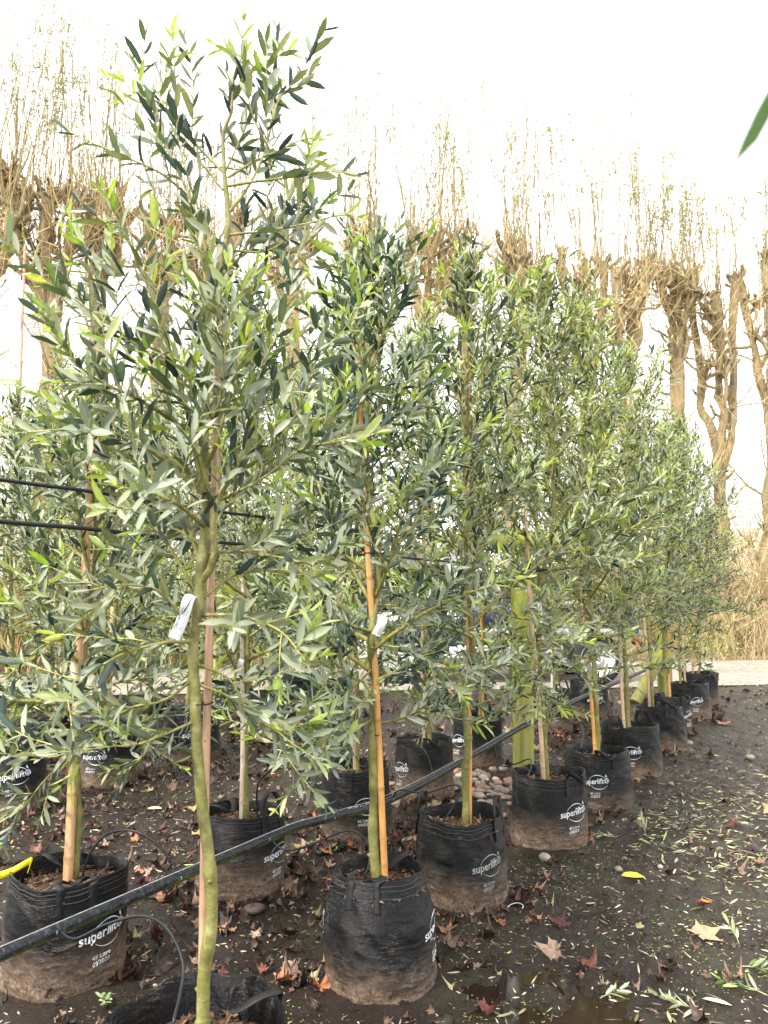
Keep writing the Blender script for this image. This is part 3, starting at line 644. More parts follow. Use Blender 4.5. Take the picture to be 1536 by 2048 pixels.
def stake(p0, p1, r, label, kind='wood', tie=None, tintc=None, group='stakes supporting the olive trees'):
    p0, p1 = np.array(p0), np.array(p1); root = empty('bamboo_stake' if kind == 'cane' else 'wooden_stake', p0, label, 'stake', group)
    n = 40; s = np.linspace(0, 1, n); L = np.linalg.norm(p1 - p0); path = p0 + (p1 - p0) * s[:, None]; ph = p0[0] * 37
    path = path + np.stack([.006 * np.sin(s * 5 + ph) * s * (1 - s) * 4, .004 * np.cos(s * 7 + ph), 0 * s], 1)
    rr = np.full(n, r) * (1 - .22 * s); nodes = []
    col = np.tile((.50, .36, .22) if kind == 'cane' else (.44, .31, .20), (n, 1)) * (1 + .12 * fbm(s * 9, ph, 0, 2))[:, None]
    if tintc is not None: col = np.tile(tintc, (n, 1)) * (1 + .12 * fbm(s * 9, ph, 0, 2))[:, None]
    if kind == 'cane': col = np.tile((.50, .255, .075), (n, 1)) * (1 + .12 * fbm(s * 9, ph, 0, 2))[:, None]
    mb = MB()
    fin = np.linspace(0, 1, 160); fp = np.stack([np.interp(fin, s, path[:, k]) for k in range(3)], 1); fr = np.interp(fin, s, rr); fc = np.stack([np.interp(fin, s, col[:, k]) for k in range(3)], 1)
    k = .09 / L
    while k < 1:
        d = np.abs(fin - k) * L; fr = fr * (1 + .13 * np.exp(-(d / .006) ** 2)); fc = fc * (1 - .45 * np.exp(-(d / .005) ** 2))[:, None]; k += rng.uniform(.20, .30) / L
    tube(mb, fp, fr, 10, fc); build('cane' if kind == 'cane' else 'rod', put(mb, p0), M['cane'], root)
    for f, off in (tie or ()):
        c = p0 + (p1 - p0) * f; a = np.linspace(0, 2 * pi, 20); q = np.array([off[0], off[1], 0]); e = unit(q); e2 = np.array([-e[1], e[0], 0])
        ln = np.linalg.norm(q) * .5 + r * 1.15
        pp = c + q * .5 + np.cos(a)[:, None] * e * ln + np.sin(a)[:, None] * e2 * r * 1.25
        mb = MB(); tube(mb, pp, .0022, 5, (.012, .012, .013), False); tube(mb, [pp[0], pp[0] + np.array([.02, -.008, .004])], .0015, 4, (.012,) * 3)
        build('tie', put(mb, p0), M['rubber'], root)
    return root

BP = {}
for n_, (key, px, py, Rb, H, opt, lab) in enumerate(BAGS):
    if key == 'A': p = np.array([-.455, 1.90, 0])
    else: p = base(px, py, Rb)
    p[2] = float(gh(p[0], p[1])) - .006
    o = dict(opt); o['logos'] = tuple(lookat_angle(p, a) for a in o.get('logos', ())); o['handle_a'] = o.get('handle_a', 0)
    res = 1.5 if p[1] < 3.0 else 1.0 if p[1] < 5 else .6
    lab = lab.replace("'s", '')
    root, sh = make_bag(p, Rb, H, n_ + 3, lab, res=res, **o)
    BP[key] = (p, Rb, H, sh)

def PX(pts, Y): return [P(x, y, Y) for x, y in pts]
def auto_trunk(key, top, wob=.03, dx=0., dy=0., seed=0, lean=(0, 0)):
    p, Rb, H, sh = BP[key]; rg = np.random.default_rng(seed); z = np.linspace(p[2] + sh - .02, top, 9)
    s = np.linspace(0, 1, 9); return [np.array([p[0] + dx + lean[0] * q + rg.normal(0, wob) * min(1, q * 3), p[1] + dy + lean[1] * q + rg.normal(0, wob) * min(1, q * 3), zz]) for q, zz in zip(s, z)]

# --- hero tree in the nearest bag, traced main limbs
YA = 1.90
def A_(pts, d0=0., d1=0.):
    k = len(pts); return np.array([P(x, y, YA + d0 + (d1 - d0) * i / (k - 1)) for i, (x, y) in enumerate(pts)])
A_tr = A_([(405, 2048), (408, 1960), (424, 1840), (420, 1740), (404, 1600), (397, 1500), (392, 1400), (387, 1300), (398, 1190), (408, 1080), (410, 960), (412, 840), (416, 720), (425, 600), (448, 500), (456, 440), (452, 385), (446, 335), (445, 270), (464, 215), (470, 150), (490, 100)])
A_ex = []
def ex(pts, d1=0., r=.004, sub=True): A_ex.append((A_(pts, 0, d1), r, sub))
ex([(400, 1165), (428, 1120), (426, 1060), (432, 1010), (462, 950), (500, 870), (520, 760), (538, 640), (532, 540)], -.12, .011)
ex([(404, 1140), (380, 1060), (350, 1000), (330, 930)], .15, .009)
ex([(458, 425), (495, 375), (527, 310), (545, 235), (550, 160), (556, 62)], .05, .005)
ex([(425, 560), (410, 490), (384, 405), (350, 330), (312, 250), (292, 200), (268, 130)], -.05, .006)
ex([(384, 400), (330, 352), (270, 322), (205, 295), (140, 265)], -.1, .004, False)
ex([(450, 348), (400, 298), (362, 262), (322, 205), (280, 165)], .1, .004, False)
ex([(446, 380), (388, 300), (386, 210), (384, 140), (368, 72)], .12, .003, False)
ex([(400, 430), (360, 300), (352, 190), (345, 66)], -.1, .003, False)
ex([(456, 372), (520, 362), (600, 352), (660, 342), (712, 350)], -.05, .004, False)
ex([(456, 355), (505, 325), (560, 300), (602, 280), (650, 272)], .1, .004, False)
ex([(545, 240), (560, 195), (598, 172), (632, 132)], .1, .003, False)
ex([(450, 345), (475, 290), (505, 215), (492, 150)], .1, .003, False)
ex([(540, 300), (505, 230), (480, 130), (430, 90)], -.1, .003, False)
ex([(455, 470), (530, 462), (610, 448), (680, 430), (715, 434)], -.1, .004, False)
ex([(450, 500), (540, 500), (610, 440), (660, 400)], .2, .004)
ex([(440, 540), (500, 500), (560, 430), (585, 370)], .25, .004)
ex([(405, 990), (380, 850), (345, 720), (308, 600), (272, 510), (232, 418)], -.18, .008)
ex([(345, 740), (260, 680), (180, 620), (70, 550)], -.15, .005)
ex([(375, 860), (280, 800), (180, 750), (100, 665)], -.25, .006)
ex([(360, 800), (250, 700), (190, 560), (170, 500)], .2, .005)
ex([(395, 960), (300, 900), (210, 860), (150, 870)], -.3, .005)
ex([(470, 950), (560, 880), (620, 760), (650, 640)], -.1, .006)
ex([(500, 880), (600, 840), (690, 830), (730, 760)], .2, .005)
ex([(420, 1010), (520, 960), (600, 900), (690, 880)], -.25, .005)
ex([(425, 1000), (400, 900), (440, 800), (450, 680), (430, 590)], -.25, .005)
ex([(392, 1285), (330, 1285), (240, 1310), (160, 1365), (100, 1440)], -.15, .005)
ex([(396, 1440), (330, 1468), (260, 1492), (185, 1484)], -.2, .004)
ex([(402, 1230), (480, 1232), (560, 1262), (610, 1320)], -.2, .005)
ex([(400, 1200), (470, 1150), (560, 1140), (650, 1160)], .1, .005)
ex([(392, 1290), (330, 1190), (250, 1170), (180, 1180)], -.2, .005)
ex([(396, 1350), (330, 1400), (250, 1420), (150, 1500), (60, 1520)], -.1, .004)
ex([(400, 1330), (460, 1360), (500, 1430), (560, 1460)], .05, .004)
ex([(400, 1370), (470, 1400), (540, 1460), (640, 1440)], .1, .004)
ex([(390, 1180), (330, 1080), (270, 1010), (200, 940)], .1, .005)
olive(BP['A'][0], A_tr, .0150, P(400, 1130, YA)[2], P(440, 560, YA)[2], .28, 21, 'tallest olive tree, its large leaves nearest the camera, against the white sky', size=.064, gap=.034, nprim=14, new=.45, extra=A_ex, knots=True)

pA = BP['A'][0]; gA = 'stakes supporting the olive trees'
TONE = dict(B=(.70, .85, .92), L=(.72, .84, .90), C=(.95, 1.0, .95), D=(1.45, 1.35, 1.0), E=(1.40, 1.40, .95), F=(1.1, 1.12, .95), G=(.9, .95, .9), H=(.8, .9, .85), I=(.60, .72, .72), J=(.72, .80, .70), M=(.8, .9, 1.0), N=(1.15, 1.15, 1.0), O=(1.3, 1.25, 1.05), Q=(1.2, 1.2, 1.0), a=(.85, .95, .95), c=(1.1, 1.1, 1.0), d=(1.2, 1.2, 1.05), e=(1.3, 1.3, 1.1), k=(1.3, 1.3, 1.1))
LOW = {  # long low limbs traced from the photo: key -> pixel paths with depth change
 'B': [([(742, 1370), (690, 1345), (640, 1290), (580, 1250)], -.25), ([(744, 1440), (690, 1470), (630, 1500), (560, 1530)], -.2), ([(742, 1340), (680, 1400), (600, 1460), (530, 1440)], -.1), ([(750, 1290), (820, 1300), (880, 1340), (930, 1400)], -.15), ([(748, 1380), (700, 1430), (690, 1500)], .1)],
 'C': [([(930, 1440), (980, 1440), (1030, 1420), (1060, 1450)], -.1), ([(932, 1400), (880, 1420), (850, 1450)], -.1), ([(940, 1330), (1000, 1330), (1060, 1350), (1100, 1420)], -.2)],
 'D': [([(1088, 1460), (1110, 1430), (1130, 1400)], -.1), ([(1082, 1350), (1140, 1340), (1200, 1370)], -.1), ([(1088, 1420), (1120, 1400), (1150, 1430)], .1)],
 'L': [([(165, 1420), (110, 1440), (60, 1500), (10, 1490)], -.15), ([(160, 1490), (90, 1560), (40, 1620), (-20, 1650)], -.1), ([(170, 1400), (240, 1440), (290, 1500), (230, 1560)], .05),
       ([(175, 1300), (110, 1280), (50, 1320), (-10, 1380)], -.1), ([(180, 1150), (110, 1130), (50, 1060), (0, 1050)], -.2), ([(170, 1350), (80, 1400), (20, 1430)], .1)],
 'M': [([(492, 1400), (540, 1420), (590, 1440), (640, 1420)], -.1), ([(490, 1430), (440, 1420), (400, 1450)], -.05)],
}
TREES = [ # key, trunk px path or None, r0, crown bottom py, top py, crown radius, leaf size, gap, nprim, label
 ('B', [(756, 1782), (748, 1700), (748, 1600), (744, 1480), (750, 1380), (742, 1280), (752, 1180), (756, 1080), (740, 1010), (735, 940), (735, 800), (738, 650), (735, 500)], .019, 1450, 500, 0.57, 0.064, .028, 40, 'olive tree with the knobbly yellow-green trunk beside an orange bamboo cane'),
 ('C', [(934, 1670), (930, 1560), (934, 1480), (930, 1390), (945, 1290), (935, 1180), (930, 1000), (932, 800), (935, 650), (930, 515)], .017, 1440, 515, 0.60, 0.058, .026, 44, 'olive tree growing from the bag with raised strap handles'),
 ('D', [(1094, 1550), (1086, 1440), (1078, 1300), (1085, 1150), (1108, 1040), (1100, 900), (1085, 700), (1075, 545)], .018, 1310, 545, 0.71, 0.056, .027, 50, 'olive tree beside the green wooden post, growing from the bag with the stone'),
 ('E', [(1195, 1500), (1192, 1400), (1190, 1320), (1180, 1200), (1175, 1000), (1165, 800), (1160, 600)], .018, 1340, 590, 0.78, 0.055, .027, 54, 'olive tree with a kinked yellow trunk above the bag with the full print'),
 ('F', [(1257, 1450), (1252, 1350), (1245, 1200), (1245, 1050), (1250, 880), (1245, 700)], .018, 1320, 700, 0.78, 0.055, .028, 50, 'olive tree rising from the bag with the hooped strap'),
 ('G', [(1306, 1415), (1300, 1300), (1298, 1150), (1290, 1000), (1285, 850)], .018, 1270, 850, 0.83, 0.053, .029, 50, 'olive tree growing out of the plain crumpled bag'),
 ('H', [(1333, 1388), (1328, 1280), (1330, 1150), (1335, 1000), (1345, 850)], .018, 1265, 850, 0.86, .058, .029, 50, 'olive tree third from the far end of the path row'),
 ('I', [(1362, 1375), (1358, 1290), (1365, 1150), (1370, 1000), (1375, 890)], .018, 1255, 880, 0.86, .058, .030, 48, 'dark olive tree second from the far end of the path row'),
 ('J', [(1392, 1345), (1400, 1328), (1392, 1290), (1400, 1200), (1410, 1120), (1420, 1040)], .018, 1270, 1030, 0.78, .058, .030, 40, 'short spreading olive tree at the far end of the path row'),
 ('L', [(152, 1745), (156, 1620), (160, 1500), (166, 1350), (178, 1200), (188, 1060), (190, 950), (180, 800)], .014, 1500, 800, .46, 0.058, .032, 32, 'sparse olive tree at the left with a thick tan stake'),
 ('M', [(492, 1630), (490, 1500), (492, 1380), (496, 1200), (490, 1000), (495, 800), (500, 620)], .016, 1420, 620, 0.60, 0.054, .028, 46, 'olive tree tied to the white cane behind the pipe'),
 ('N', [(712, 1545), (716, 1400), (705, 1200), (700, 1000), (690, 800), (690, 600)], .016, 1400, 590, 0.67, 0.053, .028, 48, 'olive tree behind the knobbly-trunked one, from the bag behind the pipe'),
 ('O', [(858, 1475), (855, 1350), (850, 1200), (845, 1000), (840, 800), (838, 640)], .016, 1370, 630, 0.71, 0.053, .028, 46, 'olive tree above the bag behind the dip of the pipe'),
 ('Q', [(960, 1440), (965, 1300), (975, 1150), (980, 950), (985, 700)], .017, 1270, 700, 0.76, 0.053, .029, 46, 'olive tree standing left of the green wooden post'),
 ('R', [(1108, 1385), (1105, 1250), (1100, 1050), (1100, 880), (1095, 740)], .017, 1260, 740, 0.80, 0.053, .030, 50, 'olive tree from the wrinkled bag right of the green post'),
 ('T', [(1190, 1350), (1188, 1250), (1190, 1050), (1190, 850)], .017, 1250, 820, 0.75, .056, .030, 50, 'olive tree in front of the truck rear wheel'),
 ('a', [(5, 1510), (15, 1400), (20, 1250), (25, 1100), (30, 900), (35, 780)], .018, 1450, 800, 0.55, 0.055, .032, 44, 'olive tree from the 60 Litre bag at the left edge'),
 ('b', [(190, 1470), (215, 1350), (230, 1200), (240, 1000), (250, 800)], .020, 1370, 800, 0.55, 0.054, .032, 46, 'olive tree from the leaning muddy bag'),
 ('c', [(375, 1440), (380, 1300), (385, 1100), (380, 900), (385, 700)], .020, 1290, 740, 0.65, 0.054, .030, 48, 'olive tree behind the nearest trunk, half hidden'),
 ('d', [(545, 1390), (550, 1250), (560, 1050), (565, 850), (570, 700)], .020, 1300, 700, 0.75, 0.054, .029, 54, 'olive tree of the third row right of the white cane'),
 ('e', [(665, 1360), (668, 1250), (665, 1050), (660, 880), (660, 760)], .020, 1290, 760, 0.8, 0.054, .030, 54, 'olive tree far back, left of the knobbly trunk'),
 ('f', [(100, 1440), (105, 1300), (110, 1150), (120, 1000), (125, 850)], .018, 1310, 700, .50, 0.054, .034, 44, 'narrow olive tree in the fourth row at the left'),
 ('g', [(300, 1400), (305, 1300), (310, 1100), (315, 900), (320, 720)], .018, 1310, 720, .60, .054, .032, 42, 'olive tree of the fourth row between the tan stake and the nearest trunk'),
 ('k', [(598, 1350), (600, 1250), (605, 1050), (610, 800)], .018, 1280, 740, .70, .054, .032, 44, 'olive tree of the back row nearest the truck cab'),
 ('h', [(470, 1360), (475, 1250), (470, 1100), (475, 900)], .018, 1280, 800, 0.75, 0.054, .032, 46, 'olive tree of the back row behind the white cane'),
]
for n_, (key, tp, r0, pyb, pyt, rad, size, gap, npz, lab) in enumerate(TREES):
    p, Rb, H, sh = BP[key]; Yc = p[1]; tr = PX(tp, Yc)
    tr[0] = np.array([tr[0][0], tr[0][1], min(tr[0][2], p[2] + sh - .02)])
    zt = P(tp[-1][0], pyt, Yc)[2]
    if tr[-1][2] > zt: zt = tr[-1][2]
    else: tr[-1][2] = zt
    rg = np.random.default_rng(77 + n_)
    for q in range(2, len(tr)): tr[q] = tr[q] + np.array([0, rg.normal(0, .025), 0])
    olive(p, np.array(tr), r0, P(tp[0][0], pyb, Yc)[2], zt, rad, 100 + n_, lab, size=size, gap=gap, nprim=npz, new=.4 if Yc < 6 else .5, hi=Yc < 5.2, tone=TONE.get(key, (1, 1, 1)),
          extra=[(np.array([P(x, y, Yc + dd * i / (len(q) - 1)) for i, (x, y) in enumerate(q)]), .0045, True) for q, dd in LOW.get(key, ())])

# --- stakes
ST = [ # key, (px,py) foot, (px,py) head, radius, kind, depth offset, tie heights with px offset of trunk, label
 ('A', (404, 2030), (440, 492), .0105, 'wood', .045, (.40, .66), 'smooth pale stake behind the trunk of the tallest olive'),
 ('B', (771, 1782), (714, 690), .0125, 'cane', -.01, (.27, .60), 'bright orange bamboo cane beside the knobbly trunk'),
 ('C', (939, 1668), (937, 740), .0105, 'cane', .01, (.35, .6), 'upright bamboo cane in the bag with raised handles'),
 ('D', (1087, 1556), (1050, 1010), .013, 'wood', -.02, (.4, .62), 'pale cane just right of the green wooden post'),
 ('E', (1191, 1497), (1150, 1040), .0125, 'cane', -.01, (.5, .66), 'leaning orange cane beside the kinked yellow trunk'),
 ('F', (1249, 1452), (1225, 1050), .013, 'wood', -.01, (.5,), 'pinkish cane in the bag with the hooped strap'),
 ('G', (1300, 1420), (1282, 1150), .013, 'wood', -.01, (.5,), 'pale cane in the plain crumpled bag'),
 ('H', (1340, 1392), (1330, 1180), .013, 'cane', -.01, (.5,), 'orange cane in the bag with bunched top'),
 ('I', (1371, 1372), (1355, 1180), .013, 'wood', -.01, (.5,), 'pale cane in the bag second from the far end'),
 ('J', (1386, 1345), (1383, 1210), .012, 'cane', -.01, (.5,), 'short orange cane in the farthest bag of the path row'),
 ('L', (136, 1765), (186, 855), .0175, 'wood', -.02, (.33, .62), 'thick tan stake at the left, black cables passing in front of it'),
 ('M', (483, 1632), (487, 1150), .012, 'wood', -.01, (.4,), 'white cane behind the pipe, left of centre'),
 ('N', (710, 1545), (698, 900), .0115, 'wood', -.01, (.4,), 'slim pale cane just left of the knobbly trunk'),
 ('O', (848, 1476), (842, 1120), .0125, 'wood', -.01, (.5,), 'pale cane above the dip of the pipe'),
 ('Q', (967, 1440), (960, 1180), .012, 'cane', -.01, (.5,), 'orange cane behind the bag with raised handles'),
 ('R', (1104, 1385), (1098, 1180), .012, 'wood', -.01, (.5,), 'white cane in the wrinkled bag right of the post'),
 ('d', (540, 1392), (535, 1130), .012, 'wood', -.01, (.5,), 'thin cane in the grey dusty bag of the third row'),
 ('f', (112, 1440), (118, 830), .013, 'wood', -.01, (.5,), 'slim cane of the fourth row left of the thick tan stake'),
]
for key, a, c, r, kind, dy, ties, lab in ST:
    p, Rb, H, sh = BP[key]; Y0 = p[1] + dy; p0, p1 = P(*a, Y0), P(*c, Y0); p0[2] = min(p0[2], p[2] + sh - .01)
    tr = [t for t in TREES if t[0] == key]; tl = []
    trp = A_tr if key == 'A' else np.array(PX(tr[0][1], p[1]))
    for f in ties:
        q = p0 + (p1 - p0) * f; tx = np.interp(q[2], trp[:, 2], trp[:, 0]); off = (tx - q[0], -dy)
        if math.hypot(*off) < .12: tl.append((f, off))
    stake(p0, p1, r, lab, kind, tl, {'M': (.56, .46, .36), 'L': (.50, .30, .15), 'A': (.46, .28, .17), 'R': (.56, .48, .4)}.get(key))

# ---------------------------------------------------------------- irrigation
DIRX = 4 / 7
def pipe_y(px):   # traced height of the main pipe in the photo
    return np.interp(px, [-250, 0, 586, 760, 845, 925, 1047, 1180, 1320, 1420], [2010, 1909, 1655, 1610, 1568, 1522, 1452, 1388, 1328, 1300])
pp = []
for px in np.concatenate([np.linspace(-260, 900, 24), np.linspace(930, 1400, 14)]):
    # post line: x = a + DIRX*y seen at px
    a = -2.28; Yq = a / ((px - 768) / F_PX / 1.0 - DIRX); pp.append(P(px, pipe_y(px), Yq))
pp = np.array(pp); PIPE = spline(pp, 160)
mb = MB(); tube(mb, PIPE, (.0185) + .0006 * fbm(np.linspace(0, 40, 160), 1.1), 12, (1, 1, 1))
tag(build('irrigation_pipe', mb, M['pipe']), 'thick black irrigation pipe with green algae slanting between the bags', 'pipe')
mb = MB(); tube(mb, PIPE[20:] + np.array([0, 0, .019]) + np.stack([0 * np.arange(140), 0 * np.arange(140), .012 * np.abs(np.sin(np.arange(140) / 9.)) * (np.arange(140) > 55)], 1), .0016, 4, (.35, .35, .34), False)
tag(build('support_wire', mb, M['rubber']), 'thin grey wire running along the top of the thick pipe', 'wire')
def pipe_at(px):
    best = min(range(160), key=lambda k: abs(768 + F_PX * PIPE[k][0] / (PIPE[k][1] * cos(PITCH) + (PIPE[k][2] - CAM_H) * sin(PITCH)) - px)); return PIPE[best]
def dripper(ends, mids, key, label, r=.0042):
    """ends: (px on the pipe, (px,py) where it enters the bag); mids: pixel points"""
    pb = BP[key]; a = pipe_at(ends[0]); Y1 = pb[0][1] - .02; e = P(*ends[1], Y1); n = len(mids) + 1
    pts = [a + np.array([.0, 0, .0])]
    for i, m_ in enumerate(mids):
        f = (i + 1) / n; pts.append(P(m_[0], m_[1], a[1] * (1 - f) + Y1 * f))
    pts.append(e); e2 = e.copy(); e2[2] -= .03; pts.append(e2)
    mb = MB(); tube(mb, spline(pts, 60), r, 7, (.012, .013, .015))
    o = tag(build('drip_tube', mb, M['rubber']), label, 'drip tube', 'thin drip tubes feeding the bags')
    c = MB(); tube(c, [a + np.array([0, -.012, 0]), a + np.array([.004, -.026, .002])], .0065, 8, (.10, .22, .24)); build('connector', c, M['plain'], o)
dripper((118, (348, 2040)), [(150, 1878), (215, 1848), (285, 1832), (335, 1858), (366, 1925), (360, 1990)], 'A', 'thin black tube arching down into the nearest bag')
dripper((357, (166, 1748)), [(335, 1712), (305, 1680), (262, 1661), (215, 1668), (182, 1705)], 'L', 'thin tube arching into the bag with the yellow tape')
dripper((540, (712, 1785)), [(570, 1700), (620, 1690), (690, 1662), (725, 1672), (739, 1700), (735, 1740)], 'B', 'thin tube looping into the puddle bag at bottom centre')
dripper((665, (515, 1628)), [(650, 1590), (615, 1552), (575, 1536), (535, 1545), (515, 1575)], 'M', 'thin black tube arching high into the bag with the white cane')
dripper((782, (882, 1652)), [(800, 1580), (850, 1586), (905, 1570), (922, 1580), (905, 1615)], 'C', 'thin tube feeding the bag with raised handles')
dripper((868, (790, 1490)), [(855, 1510), (835, 1488), (812, 1477)], 'O', 'fine tube arching beside the bag behind the dip of the pipe', .003)
dripper((985, (1056, 1552)), [(1000, 1530), (1030, 1528), (1058, 1518), (1063, 1530)], 'D', 'short tube entering the bag in front of the green post')
dripper((1085, (1163, 1492)), [(1105, 1460), (1135, 1470), (1160, 1450), (1167, 1468)], 'E', 'tube entering the bag with the sagging rim')
dripper((1215, (1180, 1400)), [(1225, 1400), (1215, 1430), (1195, 1435)], 'T', 'loop of tube hanging by the far truck-side bag', .003)
dripper((1262, (1305, 1412)), [(1250, 1380), (1262, 1372), (1285, 1385)], 'G', 'tube curling into the plain crumpled bag', .003)

# overhead black cables along the rows
def cable(a, h, y0, y1, r, label, sag=.02):
    s = np.linspace(0, 1, 90); y = y0 + (y1 - y0) * s
    x = a + DIRX * y + .012 * fbm(y * 2.2, a, 0, 3); z = h - sag * np.abs(np.sin(y * .55)) + .010 * fbm(y * 3, a, 3)
    mb = MB(); tube(mb, np.stack([x, y, z], 1), r, 8, (.02, .021, .024)); tag(build('black_cable', mb, M['rubber']), label, 'cable', 'black cables strung along the rows')
cable(-2.55, 1.715, 1.0, 12.0, .0068, 'thickest black cable, highest at the left edge, crossing the tan stake')
cable(-2.56, 1.585, 1.0, 12.0, .0078, 'second black cable from the top, tied to the tan stake')
cable(-7.2, 1.80, 3.0, 13.0, .009, 'upper of two thin far cables at the left')
cable(-7.9, 1.76, 3.0, 13.0, .009, 'lower of two thin far cables at the left')

# posts with cross arms
def post(px, py, rad, top, label, arm=None, brace=None):
    g = G(px, py, 0); mb = MB(); root = empty('wooden_post', g, label, 'post', 'wooden posts carrying the pipe and cables')
    z = np.linspace(-.05, top, 26); s = z * 3; rr = rad * (1 + .02 * fbm(s, px)); path = np.stack([.01 * np.sin(z * 1.3), 0 * z, z], 1)
    tube(mb, path, rr, 20, (1, 1, 1)); build('shaft', mb, M['post'], root)
    if arm:
        mb = MB(); box(mb, arm[0], arm[1], -rad - .05, -rad - .004, top - .16, top - .03, (.9, .8, .7), .006); build('cross_arm', mb, M['post'], root)
    if brace:
        mb = MB(); tube(mb, brace, .075, 12, (1, 1, 1)); build('brace', mb, M['post'], root)
    return root
post(1047, 1548, .081, 1.86, 'round green-yellow wooden post rising behind the bag with the stone', arm=(-.62, .52))
post(1331, 1400, .095, 1.80, 'far wooden post with a diagonal brace among the end bags', arm=(-.6, .5), brace=[(-.50, -.3, .0), (-.02, -.02, .62)])

# ---------------------------------------------------------------- truck on the track
def truck():
    root = empty('flatbed_truck', (0, 12.0, .02), 'small truck with white cab and dark blue sides parked behind the olive trees', 'truck')
    def bld(n, mb, m, par=root, smooth=False): return build(n, mb, m, par, smooth)
    W0, W1 = 0.0, 1.65; blue, white = (.008, .014, .042), (.62, .63, .62)
    x0 = -.42
    mb = MB(); prism(mb, [(x0 + .04, .42), (x0, .60), (x0, 1.0), (x0 + .02, 1.12), (x0 + .22, 1.90), (x0 + .34, 2.03), (1.08, 2.06), (1.18, 1.98), (1.20, .42), (.72, .42), (.66, .66), (.48, .84), (.22, .88), (-.02, .78), (-.14, .58), (-.16, .42)], W0, W1, white)
    cabm = bld('cab', mb, M['plain'])
    for y0, y1 in ((-.012, -.003), (W1 + .003, W1 + .012)):
        mb = MB(); prism(mb, [(x0 + .24, 1.12), (x0 + .36, 1.80), (.98, 1.84), (1.04, 1.20), (.98, 1.12)], y0, y1); bld('side_window', mb, M['glass'])
    mb = MB(); box(mb, x0 - .02, x0 + .0, .12, 1.53, 1.10, 1.14, (.02,) * 3); bld('wiper_panel', mb, M['plain'])
    mb = MB(); V = [(x0 + .013, .12, 1.16), (x0 + .013, 1.53, 1.16), (x0 + .188, 1.48, 1.84), (x0 + .188, .17, 1.84)]; mb.add(V, [[(0, 1, 2, 3)]]); bld('windscreen', mb, M['glass'])
    mb = MB(); box(mb, x0 + .15, 1.195, -.014, -.002, .62, .98, blue, .004); bld('blue_side_panel', mb, M['plain'])
    mb = MB(); box(mb, x0 - .06, x0 + .35, -.02, W1 + .02, .40, .58, white, .02); bld('bumper', mb, M['plain'])
    for yy in (.08, 1.4):
        mb = MB(); box(mb, x0 - .012, x0 + .05, yy - .09, yy + .16, .68, .84, (.65, .03, .05), .01); bld('indicator_lamp', mb, M['plain'])
    mb = MB(); box(mb, .92, 1.02, -.03, -.013, 1.02, 1.05, (.02,) * 3, .005); bld('door_handle', mb, M['plain'])
    mb = MB(); box(mb, x0 + .02, x0 + .12, -.26, -.12, 1.25, 1.60, (.02,) * 3, .03); tube(mb, [(x0 + .12, .0, 1.3), (x0 + .08, -.15, 1.35)], .012, 6, (.02,) * 3); bld('wing_mirror', mb, M['plain'])
    # deck with low drop sides, chassis rail under it
    mb = MB(); box(mb, 1.26, 3.95, -.04, W1 + .04, .74, .86, (1, 1, 1), .01); bld('deck', mb, M['steel'])
    for nm, y0, y1 in (('near', -.05, -.02), ('far', W1 + .02, W1 + .05)):
        mb = MB(); box(mb, 1.28, 3.93, y0, y1, .87, 1.22, blue, .008)
        for xx in np.linspace(1.32, 3.88, 5): box(mb, xx - .03, xx + .03, y0 - .015, y1 + .015, .80, 1.25, (.10, .12, .2), .004)
        bld('drop_side', mb, M['plain'])
    mb = MB(); box(mb, 1.22, 1.26, .02, W1 - .02, .87, 1.75, (.15,) * 3)
    for yy in np.linspace(.05, W1 - .05, 8): tube(mb, [(1.24, yy, .9), (1.24, yy, 1.8)], .02, 6, (.15,) * 3)
    bld('headboard', mb, M['plain'])
    mb = MB(); box(mb, .75, 3.0, .35, .48, .48, .62, (1, 1, 1)); box(mb, .75, 3.7, 1.15, 1.28, .48, .62, (1, 1, 1)); box(mb, 1.2, 2.75, -.03, .02, .42, .60, (1, 1, 1), .008); bld('chassis_rail', mb, M['steel'])
    for xx in (.24, 3.29):
        for yy in (.02, W1 - .22):
            mb = MB(); th = np.linspace(0, 2 * pi, 36, endpoint=False); pr = [(0.27, 0), (.36, .0), (.39, .03), (.39, .17), (.36, .20), (.27, .20)]
            V = [(xx + r * cos(a), yy + y, .39 + r * sin(a)) for r, y in pr for a in th]; k = len(pr); i = np.arange(k - 1)[:, None] * 36; j = np.arange(36)[None]
            mb.add(V, [np.stack([i + j, i + (j + 1) % 36, i + 36 + (j + 1) % 36, i + 36 + j], -1).reshape(-1, 4)]); whl = bld('wheel', mb, M['tyre'], smooth=True)
            rb = MB(); pr = [(.01, .07), (.09, .05), (.11, .09), (.20, .10), (.25, .03), (.272, .02)]
            V = [(xx + r * cos(a), yy + y, .39 + r * sin(a)) for r, y in pr for a in th]; k = len(pr); i = np.arange(k - 1)[:, None] * 36
            rb.add(V, [np.stack([i + j, i + (j + 1) % 36, i + 36 + (j + 1) % 36, i + 36 + j], -1).reshape(-1, 4), np.arange(36)[None]], (.5, .5, .48)); build('rim', rb, M['plain'], whl)
    mb = MB(); box(mb, 3.9, 3.97, .05, .30, .60, .70, (.5, .02, .02), .01); bld('tail_lamp', mb, M['plain'])
    return root
truck()
